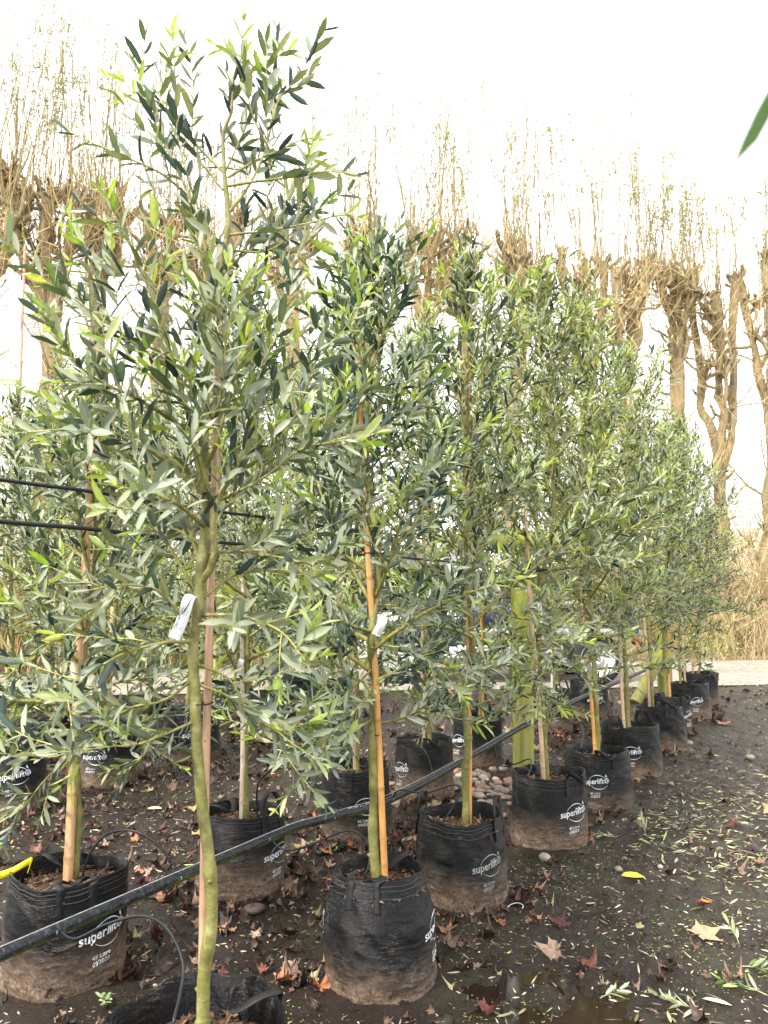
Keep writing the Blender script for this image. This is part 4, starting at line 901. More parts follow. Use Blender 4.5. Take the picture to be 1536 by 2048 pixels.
# blue drums carried on the deck
for k, (xx, yy) in enumerate(((1.75, .45), (2.5, .5))):
    mb = MB(); z = np.array([0, .02, .04, .28, .30, .32, .56, .58, .60, .84, .86, .88, .88]); r = np.array([.26, .285, .29, .29, .30, .29, .29, .30, .29, .29, .285, .27, .05])
    tube(mb, np.stack([0 * z, 0 * z, z], 1), r, 24, (.008, .018, .06)); o = build('blue_drum', mb, M['plain']); o.location = (xx, 12.0 + yy, .885)
    tag(o, ('blue plastic drum on the truck deck beside the cab' if k == 0 else 'blue plastic drum on the truck deck nearer the tail'), 'drum', 'drums on the truck deck')

# ---------------------------------------------------------------- pollard willows
def willow(px, yb, zY, heads, seed, label, top_px, fork_py, dens=1.0):
    """px: trunk foot; heads: pixel list of knuckles; zY depth"""
    rg = np.random.default_rng(seed); O = P(px, 1200, zY); O[2] = 0.0
    root = empty('pollard_willow', O, label, 'willow tree', 'pollard willows along the track')
    tb, sb, tw, lb = MB(), MB(), MB(), MB(); LP = []
    hs_ = [P(x, y, zY + rg.uniform(-.8, .8)) for x, y in heads]; mx = sum(h[0] for h in hs_) / len(hs_)
    fork = P(px, fork_py, zY); fork[0] = fork[0] * .6 + mx * .4
    def wig(path, a):
        k = np.linspace(0, 1, len(path)); o = rg.uniform(0, 99); w_ = np.sin(k * pi)[:, None]
        return path + a * w_ * np.stack([fbm(k * 4.5, o, 0, 1), fbm(k * 4.5, o, 3, 2), .3 * fbm(k * 4, o, 7, 2)], 1) * 1.6
    tr = wig(spline([O + np.array([0, 0, -.1]), O * .6 + fork * .4 + np.array([rg.normal(0, .12), 0, 0]), fork], 22), .25)
    r0 = rg.uniform(.19, .25); brown = np.array((.33, .245, .13)) * rg.uniform(.8, 1.25); gold = np.array((.48, .37, .18))
    k = np.linspace(0, 1, 22); tube(tb, tr, r0 * (1 - .3 * k) * (1 + .30 * fbm(k * 9, seed)) + .10 * np.exp(-k * 16), 12, brown)
    limbs = []
    def knob(h, r):
        for q in range(6):
            d = unit(rg.normal(0, 1, 3) * np.array([1, 1, .4]) + np.array([0, 0, 1.1])); b_ = h + rg.normal(0, .06, 3) - np.array([0, 0, .05]); L = rg.uniform(.12, .5)
            p_ = shoot(b_, d, L, rg, .6, .25, 5); tube(tb, p_, np.array([1.2, .95, .8, .85, .55]) * r * rg.uniform(.6, 1.0), 6, brown * rg.uniform(.6, 1.2))
    def shoots_from(h, n, L):
        for q in range(n):
            d = unit(np.array([rg.normal(0, .13), rg.normal(0, .13), 1])); l = L * (rg.uniform(.8, 1.35) if q % 2 == 0 else rg.uniform(.08, .5))
            sp = shoot(h + rg.normal(0, .09, 3), d, l, rg, .3, .022, 9)
            rad = rg.uniform(.007, .013) * (1.35 if l > .75 * L else .7); tube(sb, sp, np.linspace(rad, .0045, 9), 3, np.array((.30, .24, .12)) * rg.uniform(.7, 1.25), False)
            if l > .5 * L:
                leafy = rg.random() < .5
                for z in range(rg.integers(1, 8)):
                    t_ = rg.uniform(.4, .97); i0 = int(t_ * 8); d3 = unit(d + rg.normal(0, .35, 3)); q2 = shoot(sp[i0], d3, rg.uniform(.2, .8), rg, .4, .06, 5); tube(sb, q2, np.linspace(.0045, .0025, 5), 3, (.28, .22, .10), False)
                    for w_ in range(rg.integers(1, 6) + 10 * leafy): LP.append((q2[rg.integers(1, 5)] + rg.normal(0, .05, 3), unit(d3 * .4 + rg.normal(0, .6, 3) - np.array([0, 0, .2])), rg.uniform(.08, .15)))
    tipz = P(mx and heads[0][0], top_px, zY)[2]
    for h in hs_:
        mid = fork * .5 + h * .5; mid[0] += (h[0] - fork[0]) * .22 + rg.normal(0, .07)
        lp = wig(spline([tr[-2], fork * .78 + h * .22 + np.array([(h[0] - fork[0]) * .16, 0, 0]), mid, h], 20), .13); k = np.linspace(0, 1, 20)
        rr = (r0 * .58 * (1 - .42 * k)) * (1 + .5 * fbm(k * 12, h[0])) + .045 * np.exp(-((k - .95) / .08) ** 2)
        tube(tb, lp, rr, 9, brown); limbs.append(lp); knob(h, .078)
        shoots_from(h, int(12 * dens), max(1., tipz - h[2]))
        for q in range(2):                        # secondary fists just below the head
            i0 = rg.integers(7, 18); d = unit(np.array([rg.normal(0, .8), rg.normal(0, .7), .9])); e = shoot(lp[i0], d, rg.uniform(.4, 1.2), rg, .8, .18, 7)
            tube(tb, e, np.array([.07, .06, .055, .05, .05, .06, .055]), 7, brown); knob(e[-1], .055); shoots_from(e[-1], int(6 * dens), max(1., tipz - e[-1][2]) * .8); limbs.append(e)
    for lp in limbs + [tr, tr]:
        for q in range(3):
            a = lp[rg.integers(3, len(lp) - 1)]; d = unit(np.array([rg.normal(0, 1), rg.normal(0, .7), rg.uniform(.0, .8)])); L = rg.uniform(.2, .8)
            p_ = shoot(a, d, L, rg, .8, .25, 6); tube(tb, p_, np.array([.06, .045, .04, .035, .04, .03]) * rg.uniform(.6, 1), 6, brown * rg.uniform(.7, 1.2))
            for z in range(int(5 * dens)):
                d2 = unit(rg.normal(0, .5, 3) + np.array([0, 0, .9])); tp = shoot(p_[-1], d2, rg.uniform(.4, 1.5), rg, .4, .10, 7); tube(tw, tp, np.linspace(.008, .003, 7), 3, gold * rg.uniform(.6, 1.3), False)
    for q in range(int(16 * dens ** 2)):               # older side branches that carry the fine spray
        lp = limbs[rg.integers(0, len(limbs))] if rg.random() < .4 else tr; a = lp[int(rg.random() * (len(lp) - 1))]
        d = unit(np.array([rg.normal(0, 1), rg.normal(0, .7), rg.uniform(.0, .9)])); e = shoot(a, d, rg.uniform(.7, 2.0), rg, .9, .14, 9)
        tube(tb, e, np.linspace(.035, .014, 9) * rg.uniform(.6, 1.1), 5, brown * rg.uniform(.8, 1.4))
        for z in range(11):
            tp = shoot(e[rg.integers(2, 9)], unit(rg.normal(0, .8, 3) + np.array([0, 0, .7])), rg.uniform(.4, 1.6), rg, .6, .07, 8); tube(tw, tp, np.linspace(.009, .0042, 8), 3, gold * rg.uniform(.7, 1.4), False)
    for q in range(int(300 * dens)):              # tangle of fine twigs round trunk and limbs
        lp = limbs[rg.integers(0, len(limbs))] if rg.random() < .45 else tr; a = lp[int(rg.random() ** 1.4 * (len(lp) - 1))]
        d = unit(np.array([rg.normal(0, 1), rg.normal(0, .8), rg.normal(.25, .6)])); tp = shoot(a, d, rg.uniform(.4, 2.2), rg, rg.uniform(-.3, 1.6), .085, 9)
        tube(tw, tp, np.linspace(.0085, .0042, 9), 3, np.array([(.52, .41, .20), (.40, .30, .14), (.60, .49, .27)][q % 3]) * rg.uniform(.7, 1.2), False)
    build('trunk', put(tb, O), M['willowbark'], root); build('shoots', put(sb, O), M['twig'], root); build('twigs', put(tw, O), M['twig'], root)
    if LP:
        n = len(LP); leaves(lb, np.array([a[0] for a in LP]), np.array([a[1] for a in LP]), rg.normal(0, 1, (n, 3)), np.array([a[2] for a in LP]), np.array([a[2] for a in LP]) * .17,
               np.array([(.17, .18, .05), (.10, .12, .05), (.28, .24, .06)])[rg.integers(0, 3, n)], TL)
        build('foliage', put(lb, O), M['willow_leaf'], root)
WIL = [
 (-60, 14.0, [(-90, 420), (-20, 400), (30, 395)], 20, 'pollard willow cut by the left edge of the photo'),
 (112, 14.3, [(22, 388), (95, 400), (150, 415)], 30, 'broad pollard willow spreading wide limbs at the far left'),
 (205, 14.6, [(180, 425), (205, 395), (245, 430)], 40, 'pollard willow right of the widest one at the left'),
 (320, 14.9, [(300, 440), (340, 450)], 110, 'pollard willow behind the left side of the tallest olive'),
 (440, 15.2, [(400, 450), (470, 440)], 200, 'pollard willow directly behind the crown of the tallest olive'),
 (590, 15.6, [(560, 470), (610, 460)], 140, 'pollard willow right of the tallest olive crown'),
 (735, 16.0, [(700, 500), (742, 475)], 160, 'pollard willow behind the knobbly-trunked olive'),
 (850, 16.2, [(812, 492), (850, 478), (885, 500)], 130, 'willow with a bushy leafed top left of centre of the row'),
 (940, 16.5, [(905, 505), (945, 520)], 260, 'thin pollard willow at the centre of the row'),
 (1035, 16.8, [(1018, 495), (1045, 522), (1075, 540)], 200, 'thick dark pollard willow with a knobbly fist-like head'),
 (1170, 17.1, [(1120, 520), (1165, 535), (1208, 530)], 180, 'forked pollard willow with the leafiest tall shoots'),
 (1245, 17.5, [(1235, 550), (1262, 560), (1292, 535)], 270, 'willow with a flat comb of limbs right of the leafiest one'),
 (1352, 17.9, [(1318, 560), (1350, 560), (1378, 590)], 350, 'slim upright willow with a single straight trunk'),
 (1432, 18.2, [(1382, 552), (1430, 590), (1470, 565)], 360, 'double-trunked willow near the right edge'),
 (1530, 18.5, [(1480, 560), (1530, 520), (1580, 540)], 340, 'leaning willow cut by the right edge'),
]
FORK = [600, 620, 590, 640, 660, 680, 700, 680, 700, 680, 760, 740, 720, 940, 860]
for n_, (px, zY, heads, top, lab) in enumerate(WIL): willow(px, 1310, zY, heads, 300 + n_, lab, top, FORK[n_], 1.0)

# ---------------------------------------------------------------- shrubs and young trees behind
def shrub(px, Yc, h, wdt, n, cols, leafcol, nleaf, seed, name, label, cat, lean=.18, group='shrubs beyond the track', ls=.08, r=.010):
    rg = np.random.default_rng(seed); O = P(px, 1200, Yc); O[2] = 0; root = empty(name, O, label, cat, group); sb, lb = MB(), MB(); LP = []
    for q in range(n):
        p0 = np.array([rg.uniform(-wdt, wdt), rg.normal(0, wdt * .35), 0]); d = unit(np.array([rg.normal(0, lean), rg.normal(0, lean), 1])); L = h * rg.uniform(.5, 1.05)
        sp = shoot(p0, d, L, rg, rg.uniform(-.5, .1), .04, 8); tube(sb, sp, np.linspace(r, r * .35, 8), 3, np.array(cols[q % len(cols)]) * rg.uniform(.7, 1.3), False)
        for z in range(nleaf):
            t_ = rg.uniform(.2, 1); LP.append((sp[int(t_ * 7)] + rg.normal(0, .10, 3), unit(rg.normal(0, 1, 3)), rg.uniform(.6, 1.3) * ls))
    build('stems', sb, M['twig'], root)
    if LP:
        m_ = len(LP); leaves(lb, np.array([a[0] for a in LP]), np.array([a[1] for a in LP]), rg.normal(0, 1, (m_, 3)), np.array([a[2] for a in LP]), np.array([a[2] for a in LP]) * .22,
               np.array(leafcol)[rg.integers(0, len(leafcol), m_)], TL); build('foliage', lb, M['willow_leaf'], root)
RED = [(.30, .11, .07), (.42, .19, .09), (.38, .24, .11)]; TAN = [(.40, .32, .18), (.34, .26, .14), (.46, .38, .23)]; YG = [(.20, .27, .04), (.30, .33, .06), (.13, .20, .03)]
shrub(60, 15.0, 2.6, 1.3, 170, RED, YG, 3, 1, 'dogwood_shrub', 'reddish-stemmed shrub beyond the track at the far left', 'shrub')
shrub(230, 15.3, 2.4, 1.2, 160, RED + TAN, YG, 4, 2, 'dogwood_shrub', 'reddish-stemmed shrub behind the thick tan stake', 'shrub')
shrub(90, 14.0, 5.8, 1.6, 110, TAN, YG, 110, 3, 'feathery_shrub', 'tall feathery yellow-green shrub at the left edge', 'shrub', .12)
shrub(330, 14.8, 4.6, 1.2, 90, YG + TAN, YG, 60, 4, 'feathery_shrub', 'bright green shrub left of the tallest olive trunk', 'shrub', .15)
shrub(480, 15.2, 4.4, 1.3, 110, YG + TAN, YG, 55, 5, 'feathery_shrub', 'bright green shrub right of the tallest olive trunk', 'shrub', .15)
shrub(620, 15.6, 3.6, 1.3, 110, YG + TAN, YG, 30, 6, 'feathery_shrub', 'yellow-green shrub left of the truck', 'shrub', .18)
shrub(1215, 17.0, 1.6, .8, 60, TAN, YG, 14, 7, 'roadside_shrub', 'low tan shrub with green leaves right of the truck', 'shrub', .25)
shrub(1425, 16.9, 1.2, .5, 40, TAN, [(.40, .42, .06), (.30, .33, .05)], 10, 8, 'roadside_shrub', 'low yellowish shrub by the gravel under the last willows', 'shrub', .3)
shrub(1500, 17.2, 1.3, .6, 60, TAN, YG, 0, 9, 'roadside_shrub', 'bare tan seedling shrub by the gravel at the right edge', 'shrub', .3)
shrub(-10, 13.6, 5.0, 1.3, 90, TAN + RED, YG, 60, 12, 'feathery_shrub', 'twiggy shrub cut by the left edge below the pollards', 'shrub', .15)
shrub(220, 14.4, 5.2, 1.3, 80, TAN, YG, 70, 13, 'feathery_shrub', 'twiggy yellow-green shrub behind the head of the tan stake', 'shrub', .14)
# brushwood thicket behind the willows: nobody could count its canes
mb = MB(); rg = np.random.default_rng(5)
for q in range(5200):
    x = rg.uniform(-16, 19); y = 17.5 + .14 * x + rg.uniform(0, 4.5); hh = rg.uniform(1.0, 2.8) * (1.0 + 1.1 * (x > 6.5) + .3 * fbm(x * .5, 1))
    d = unit(np.array([rg.normal(0, .5), rg.normal(0, .3), 1])); sp = shoot((x, y, 0), d, hh, rg, rg.uniform(-1.8, .2), .10, 7)
    tube(mb, sp, np.linspace(.010, .004, 7), 3, np.array(TAN[q % 3]) * rg.uniform(.7, 1.4), False)
tag(build('bramble_thicket', mb, M['twig']), 'tangled tan brushwood beyond the gravel track', 'thicket', kind='stuff')
# pale young trees of the farther rows
def sapling(foot, head, Yc, r, seed, label, col=(1.9, 1.5, 1.0)):
    rg = np.random.default_rng(seed); a, b_ = P(*foot, Yc), P(*head, Yc); O = a.copy(); O[2] = 0; root = empty('young_tree', O, label, 'young tree', 'bare young trees in the far rows'); tb, lb = MB(), MB()
    tp = spline([O, O * .6 + b_ * .4 + np.array([rg.normal(0, .03), 0, 0]), b_], 20); tube(tb, tp, np.linspace(r, r * .35, 20), 8, col)
    build('trunk', put(tb, O), M['wood'], root); sb = MB(); LP = []
    for q in range(26):
        s0 = tp[rg.integers(7, 20)]; d = unit(np.array([rg.normal(0, 1), rg.normal(0, 1), .8])); sp = shoot(s0, d, rg.uniform(.3, 1.1), rg, .3, .08, 7); tube(sb, sp, np.linspace(.005, .0015, 7), 4, (.34, .22, .14), False)
        for z in range(10): LP.append((sp[rg.integers(2, 7)], unit(rg.normal(0, 1, 3)), .05))
    build('branches', put(sb, O), M['twig'], root)
    leaves(lb, np.array([a[0] for a in LP]), np.array([a[1] for a in LP]), rg.normal(0, 1, (len(LP), 3)), np.full(len(LP), .05), np.full(len(LP), .012), np.array(YG)[rg.integers(0, 3, len(LP))], TL)
    build('foliage', put(lb, O), M['willow_leaf'], root)
sapling((208, 1440), (262, 760), 7.8, .045, 1, 'pale smooth young trunk right of the thick tan stake', (.46, .34, .17))
sapling((15, 1440), (50, 490), 7.6, .035, 2, 'pinkish-barked young tree near the left edge', (.42, .27, .20))
sapling((110, 1420), (125, 700), 8.6, .030, 3, 'slim yellowish young tree between the pink one and the tan stake', (.46, .34, .10))
sapling((430, 1400), (450, 850), 9.4, .030, 4, 'slim far young tree just right of the nearest trunk', (.42, .34, .12))

# wire fence past the road on the right
root = empty('wire_fence', G(1500, 1302, 0), 'low wire fence with mossy posts at the right edge beyond the gravel', 'fence'); O = np.array(root.location)
for xx, ln in ((0.35, .25), (-1.6, .05), (-3.4, 0), (2.2, 0)):
    mb = MB(); tube(mb, [(xx, 0, -.05), (xx + ln * .5, 0, .55), (xx + ln, 0, 1.1)], .055, 8, (.8, .95, .6)); build('post', mb, M['post'], root)
mb = MB()
for z in (.3, .5, .7, .9): tube(mb, [(-3.4, .05, z), (-1.6, .05, z), (.5, .05, z - .01), (2.2, .05, z)], .006, 4, (.3, .25, .2), False)
build('wires', mb, M['plain'], root)

# ---------------------------------------------------------------- litter
def lobed(rg, n=5):
    """outline of a plane-tree leaf, unit size, centre fan"""
    th = []; tips = np.linspace(-2.3, 2.3, 5); pts = []
    for i, a in enumerate(tips):
        L = [.62, .85, 1.0, .85, .62][i] * rg.uniform(.88, 1.1)
        pts += [((a - .20), L * .66), ((a - .10), L * .80), (a, L), ((a + .10), L * .78), ((a + .21), L * .64)]
        if i < 4: pts.append((a + .575, rg.uniform(.42, .60)))
    pts.append((2.9, .30)); pts.append((pi, .12)); pts.insert(0, (-2.9, .30))
    a = np.array(pts); return np.stack([a[:, 1] * np.cos(a[:, 0]), a[:, 1] * np.sin(a[:, 0])], 1)
def lobed_leaf(mb, pos, size, ang, rg, col, curl=.5, tilt=.15, lift=.0):
    o = lobed(rg); n = len(o); o2 = o * .52
    V2 = np.vstack([[0, 0], o2, o]); r = np.linalg.norm(V2, axis=1); a = np.arctan2(V2[:, 1], V2[:, 0])
    c1, c2 = rg.uniform(0, 6.3), rg.uniform(-1, 1)
    z = curl * r ** 2 * (.35 + .5 * np.cos(a * 2 + c1)) + .10 * curl * np.cos(5 * a) * r + rg.normal(0, .02, len(r)) * curl * 2
    xy = V2 * (1 - .22 * curl * r[:, None] ** 2)
    z = z - z.min() * .6; V = np.column_stack([xy, z]) * size
    ca, sa = cos(ang), sin(ang); R1 = np.array([[ca, -sa, 0], [sa, ca, 0], [0, 0, 1]]); t1, t2 = rg.normal(0, tilt, 2)
    R2 = np.array([[1, 0, 0], [0, cos(t1), -sin(t1)], [0, sin(t1), cos(t1)]]) @ np.array([[cos(t2), 0, sin(t2)], [0, 1, 0], [-sin(t2), 0, cos(t2)]])
    V = V @ (R1 @ R2).T; V[:, 2] += -min(0, V[:, 2].min()) * .8; V = V + np.array(pos) + np.array([0, 0, .002 + lift])
    i = np.arange(n); j = (i + 1) % n
    rad = np.clip(r, 0, 1)[:, None]; vein = (1 + .15 * np.cos(5 * a))[:, None]
    mb.add(V, [np.stack([0 * i, 1 + i, 1 + j], 1), np.stack([1 + i, 1 + n + i, 1 + n + j, 1 + j], 1)], np.array(col) * vein * (1 - .1 * rad))
    st = R1 @ R2 @ np.array([-.55, .05, .03]) * size; tube(mb, [V[0], V[0] + st * .5, V[0] + st], size * .014, 3, np.array(col) * .8, False)

BR = [(.14, .070, .045), (.085, .042, .030), (.21, .125, .085), (.05, .026, .020), (.32, .21, .145), (.11, .035, .028), (.035, .022, .017), (.06, .034, .024)]
bagxy = np.array([v[0][:2] for v in BP.values()]); bagr = np.array([v[1] for v in BP.values()])
def clear(x, y, m=.0): return (np.hypot(bagxy[:, 0] - x, bagxy[:, 1] - y) > bagr + m).all()
mb = MB(); rg = np.random.default_rng(42); cnt = 0
while cnt < 7500:
    y = 1.75 + rg.random() ** 1.25 * 10.5; x = rg.uniform(-.62 * y - .3, .62 * y + .3)
    if rg.random() < .22:
        q = rg.integers(0, len(bagr)); aa = rg.uniform(0, 6.3); dd = bagr[q] + .02 + rg.exponential(.05); x, y = bagxy[q, 0] + dd * cos(aa), bagxy[q, 1] + dd * sin(aa)
    a = x - DIRX * y
    dens = 1.0 if a < -1.9 else .45 if a < -1.35 else .13
    if y < 2.8: dens *= .22
    if y > 9: dens = max(dens, .5)
    if rg.random() > dens * (.45 + 1.1 * (fbm(x * 1.3, y * 1.3, 0, 77, 3) + .35)) or not clear(x, y, .01): continue
    small = rg.random() < .8; sz = rg.uniform(.016, .038) if small else rg.uniform(.038, .075)
    c = np.array(BR[rg.integers(0, 8)]) * rg.uniform(.5, 1.05)
    if rg.random() < .05: c = np.array((.30, .24, .12))
    if rg.random() < .012 and a < -1.9: c = np.array((.40, .11, .04))
    lobed_leaf(mb, (x, y, float(gh(x, y))), sz, rg.uniform(0, 6.3), rg, c, rg.uniform(.6, 2.2), .45); cnt += 1
tag(build('leaf_litter', mb, M['litter'], smooth=False), 'curled brown fallen leaves strewn over the wet soil', 'leaf litter', kind='stuff')
# narrow olive leaves fallen on the path, thin bits of twig and bark
mb = MB(); n = 46000; y = 1.7 + rg.random(n) ** 1.1 * 10.5; x = rg.uniform(-1, 1, n) * (.6 * y + .3); a = x - DIRX * y
dens = np.where(a > -1.15, .85, .10) * np.clip(.42 + 1.6 * fbm(x * 1.1, y * 1.1, 0, 91, 3), .06, 1); dens *= np.interp(y, [1.7, 3, 4, 8], [.16, .22, 1, 1])
k = rg.random(n) < dens; x, y = x[k], y[k]; ok = np.array([clear(a_, b_) for a_, b_ in zip(x, y)]); x, y = x[ok], y[ok]; n = len(x)
D = rg.normal(0, 1, (n, 3)); D[:, 2] *= .12; U = np.tile([0, 0, 1.], (n, 1)) * np.where(rg.random(n) < .5, 1, -1)[:, None] + rg.normal(0, .35, (n, 3))
C = .75 * np.array([(.34, .36, .20), (.42, .40, .26), (.25, .30, .10), (.20, .14, .07), (.10, .12, .04), (.30, .22, .12), (.40, .42, .12), (.16, .10, .06)])[rg.integers(0, 8, n)] * rg.uniform(.7, 1.5, (n, 1))
L = rg.uniform(.025, .065, n); leaves(mb, np.stack([x, y, gh(x, y) + .006], 1), D, U, L, L * rg.uniform(.14, .25, n), C, TH, .0)
tag(build('fallen_olive_leaves', mb, M['litter'], smooth=False), 'pale narrow olive leaves scattered over the muddy path', 'leaf litter', kind='stuff')
mb = MB(); n = 34000; y = 1.7 + rg.random(n) ** 1.3 * 8; x = rg.uniform(-1, 1, n) * (.6 * y + .3)
D = rg.normal(0, 1, (n, 3)); D[:, 2] *= .2; C = np.array([(.05, .03, .02), (.13, .08, .05), (.02, .013, .010), (.25, .18, .12), (.09, .06, .04), (.42, .34, .25)])[np.minimum(rg.integers(0, 8, n), 5) * (rg.random(n) < .75)]
L = rg.uniform(.006, .03, n) * np.where(rg.random(n) < .1, 2.5, 1); leaves(mb, np.stack([x, y, gh(x, y) + .002], 1), D, rg.normal(0, .5, (n, 3)) + [0, 0, 1], L, np.minimum(L * .35, .006), C, TL, 0)
tag(build('bark_crumbs', mb, M['litter'], smooth=False), 'small dark crumbs of bark and twig on the soil', 'debris', kind='stuff')
# duckweed and moss specks
mb = MB(); n = 15000; y = rg.uniform(1.75, 4.6, n); x = rg.uniform(-1, 1, n) * .6 * y; a = x - DIRX * y
k = (rg.random(n) < np.clip(fbm(x * 2.4, y * 2.4, 0, 15, 4) * 2.4 + .02, 0, 1)) & (a > -1.9); x, y = x[k], y[k]; n = len(x)
z = np.maximum(gh(x, y), -.0150) + .0022; s_ = rg.uniform(.0016, .0036, n); th = rg.uniform(0, 6.3, n)
V = np.stack([np.stack([x + s_ * np.cos(th + q), y + s_ * np.sin(th + q), z], 1) for q in (0, 1.26, 2.51, 3.77, 5.03)], 1).reshape(-1, 3)
mb.add(V, [np.arange(5 * n).reshape(n, 5)], np.repeat(np.array([(.28, .36, .06), (.20, .28, .05), (.36, .40, .12)])[rg.integers(0, 3, n)], 5, 0))
tag(build('duckweed', mb, M['litter'], smooth=False), 'tiny bright green duckweed specks floating round the puddle', 'duckweed', kind='stuff')

# single conspicuous leaves
def one_leaf(px, py, size, ang, col, label, curl=.5, name='fallen_leaf', seed=0, lift=0, tilt=.1):
    g = G(px, py, 0); g[2] = float(gh(g[0], g[1])); mb = MB(); lobed_leaf(mb, (0, 0, .004 + lift), size, ang, np.random.default_rng(seed + px), np.array(col) * .62, curl, tilt)
    o = build(name, mb, M['litter'], smooth=False); o.location = g; tag(o, label, 'fallen leaf', 'large fallen leaves')
one_leaf(1405, 1872, .100, .4, (.62, .34, .19), 'largest flat tan-orange lobed leaf on the mud at the right', .22)
one_leaf(1178, 1936, .07, 1.9, (.26, .09, .06), 'upturned dark red leaf in front of the path, right of the puddle', 1.3)
one_leaf(893, 1865, .06, 2.2, (.38, .17, .09), 'brown lobed leaf against the foot of the puddle bag', 1.0)
one_leaf(1113, 1850, .075, .8, (.11, .03, .035), 'dark purple leaf on the wet mud, centre right', .8)
one_leaf(1075, 1842, .05, 2.8, (.50, .24, .12), 'orange curled leaf touching the dark purple one', 1.2)
one_leaf(1004, 1852, .05, 3.0, (.30, .11, .06), 'russet leaf by the white wire hook', 1.0)
one_leaf(640, 1985, .06, 1.2, (.40, .13, .05), 'bright rust leaf leaning on the left of the puddle bag', 1.5)
one_leaf(565, 1968, .075, .2, (.42, .19, .09), 'crumpled orange leaf between the two nearest bags', 1.1)
one_leaf(530, 1948, .055, 2.0, (.32, .11, .07), 'folded rust leaf behind the crumpled orange one', 1.3)
one_leaf(448, 1872, .055, .3, (.46, .22, .11), 'curled tan leaf right of the nearest trunk', 1.0)
one_leaf(328, 1802, .075, 1.0, (.50, .25, .13), 'bright tan curled leaf between pipe and left bag', 1.1)
one_leaf(655, 1712, .065, 2.6, (.50, .21, .10), 'wide orange leaf before the bag behind the pipe', .8)
one_leaf(805, 1722, .065, .9, (.22, .03, .04), 'crimson leaf between the two central bags', .7)
one_leaf(392, 1672, .055, 1.3, (.60, .38, .18), 'pale gold leaf left of the white cane bag', .8)
one_leaf(1180, 1690, .05, .9, (.42, .18, .09), 'upright rust leaf at the foot of the stone bag', 1.5)
one_leaf(1090, 1762, .055, 2.9, (.42, .22, .15), 'pinkish curled leaf right of the faded-print bag', 1.3)
one_leaf(1448, 1450, .14, .6, (.55, .27, .17), 'star-shaped orange leaf on the dark path far right', .5)
one_leaf(975, 2020, .06, .6, (.20, .05, .04), 'dark wet leaf in the puddle at the bottom edge', 1.3)
one_leaf(272, 1748, .06, .3, (.42, .18, .12), 'reddish leaf resting behind the rim of the left bag', .9)
def lance(px, py, L, W, ang, col, label):
    g = G(px, py, 0); g[2] = float(gh(g[0], g[1])) + .008; mb = MB(); leaves(mb, np.zeros((1, 3)), np.array([[cos(ang), sin(ang), .12]]), np.array([[0.1, -.2, 1.]]), np.array([L]), np.array([W]), np.array([col]), TH, .1)
    o = build('fallen_leaf', mb, M['litter']); o.location = g; tag(o, label, 'fallen leaf', 'large fallen leaves')
lance(1243, 1755, .105, .05, -.15, (.75, .50, .03), 'bright yellow oval leaf on the path')
lance(1398, 1800, .07, .022, -.8, (.65, .13, .02), 'small vivid orange leaf above the largest tan leaf')
lance(1445, 1973, .06, .018, 0, (.32, .42, .12), 'single green leaf near the bottom right corner')
lance(295, 1618, .09, .035, .2, (.62, .56, .26), 'pale yellow leaf far left of the white cane')
lance(1405, 1998, .09, .02, -.5, (.52, .47, .30), 'long pale leaf at the bottom right')

def sprig(px, py, h, ang, n, seed, label, col=None, up=.8):
    rg = np.random.default_rng(seed); g = G(px, py, 0); g[2] = float(gh(g[0], g[1])) + .006; mb = MB(); fo = Foliage(rg, .05, .020, 0.)
    root = empty('olive_sprig', g, label, 'olive sprig', 'cut olive sprigs on the ground')
    p = shoot((0, 0, 0), (cos(ang), sin(ang), up), h, rg, -.6, .08, 6); tube(mb, p, np.linspace(.0022, .001, 6), 4, (.30, .30, .15)); build('stem', mb, M['wood'], root)
    fo.along(p, .2, False); lb = MB(); a = [np.concatenate([q[k] for q in fo.a]) for k in range(6)]; a[0][:, 2] = np.maximum(a[0][:, 2], .004); a[1][:, 2] = np.maximum(a[1][:, 2], -.02)
    a[5] = np.array(col)[rg.integers(0, len(col), len(a[5]))] * rg.uniform(.7, 1.2, (len(a[5]), 1)); leaves(lb, *a); build('foliage', lb, M['leaf'], root)
PG = [(.40, .42, .28), (.30, .34, .18)]; GG = [(.16, .24, .06), (.22, .30, .09), (.10, .16, .05)]
sprig(1290, 1668, .13, 1.3, 6, 1, 'small pale olive sprig standing up on the path', PG, 1.2)
sprig(1535, 1990, .16, 2.4, 8, 2, 'green olive sprig at the right edge', GG, .3)
sprig(1478, 1885, .10, 1.8, 5, 3, 'pale sprig beside the largest tan leaf', PG, .8)
sprig(1480, 1935, .13, -.2, 6, 4, 'flat olive sprig just below the largest tan leaf', PG + GG, .1)
sprig(1235, 1672, .12, 3.0, 6, 5, 'flat olive sprig left of the upright one', PG + GG, .15)
sprig(1420, 2030, .20, 2.7, 7, 6, 'long dry sprig at the bottom right', PG, .1)
sprig(1200, 1990, .12, .5, 5, 7, 'sprig with pale leaves left of the bottom right corner', PG, .25)

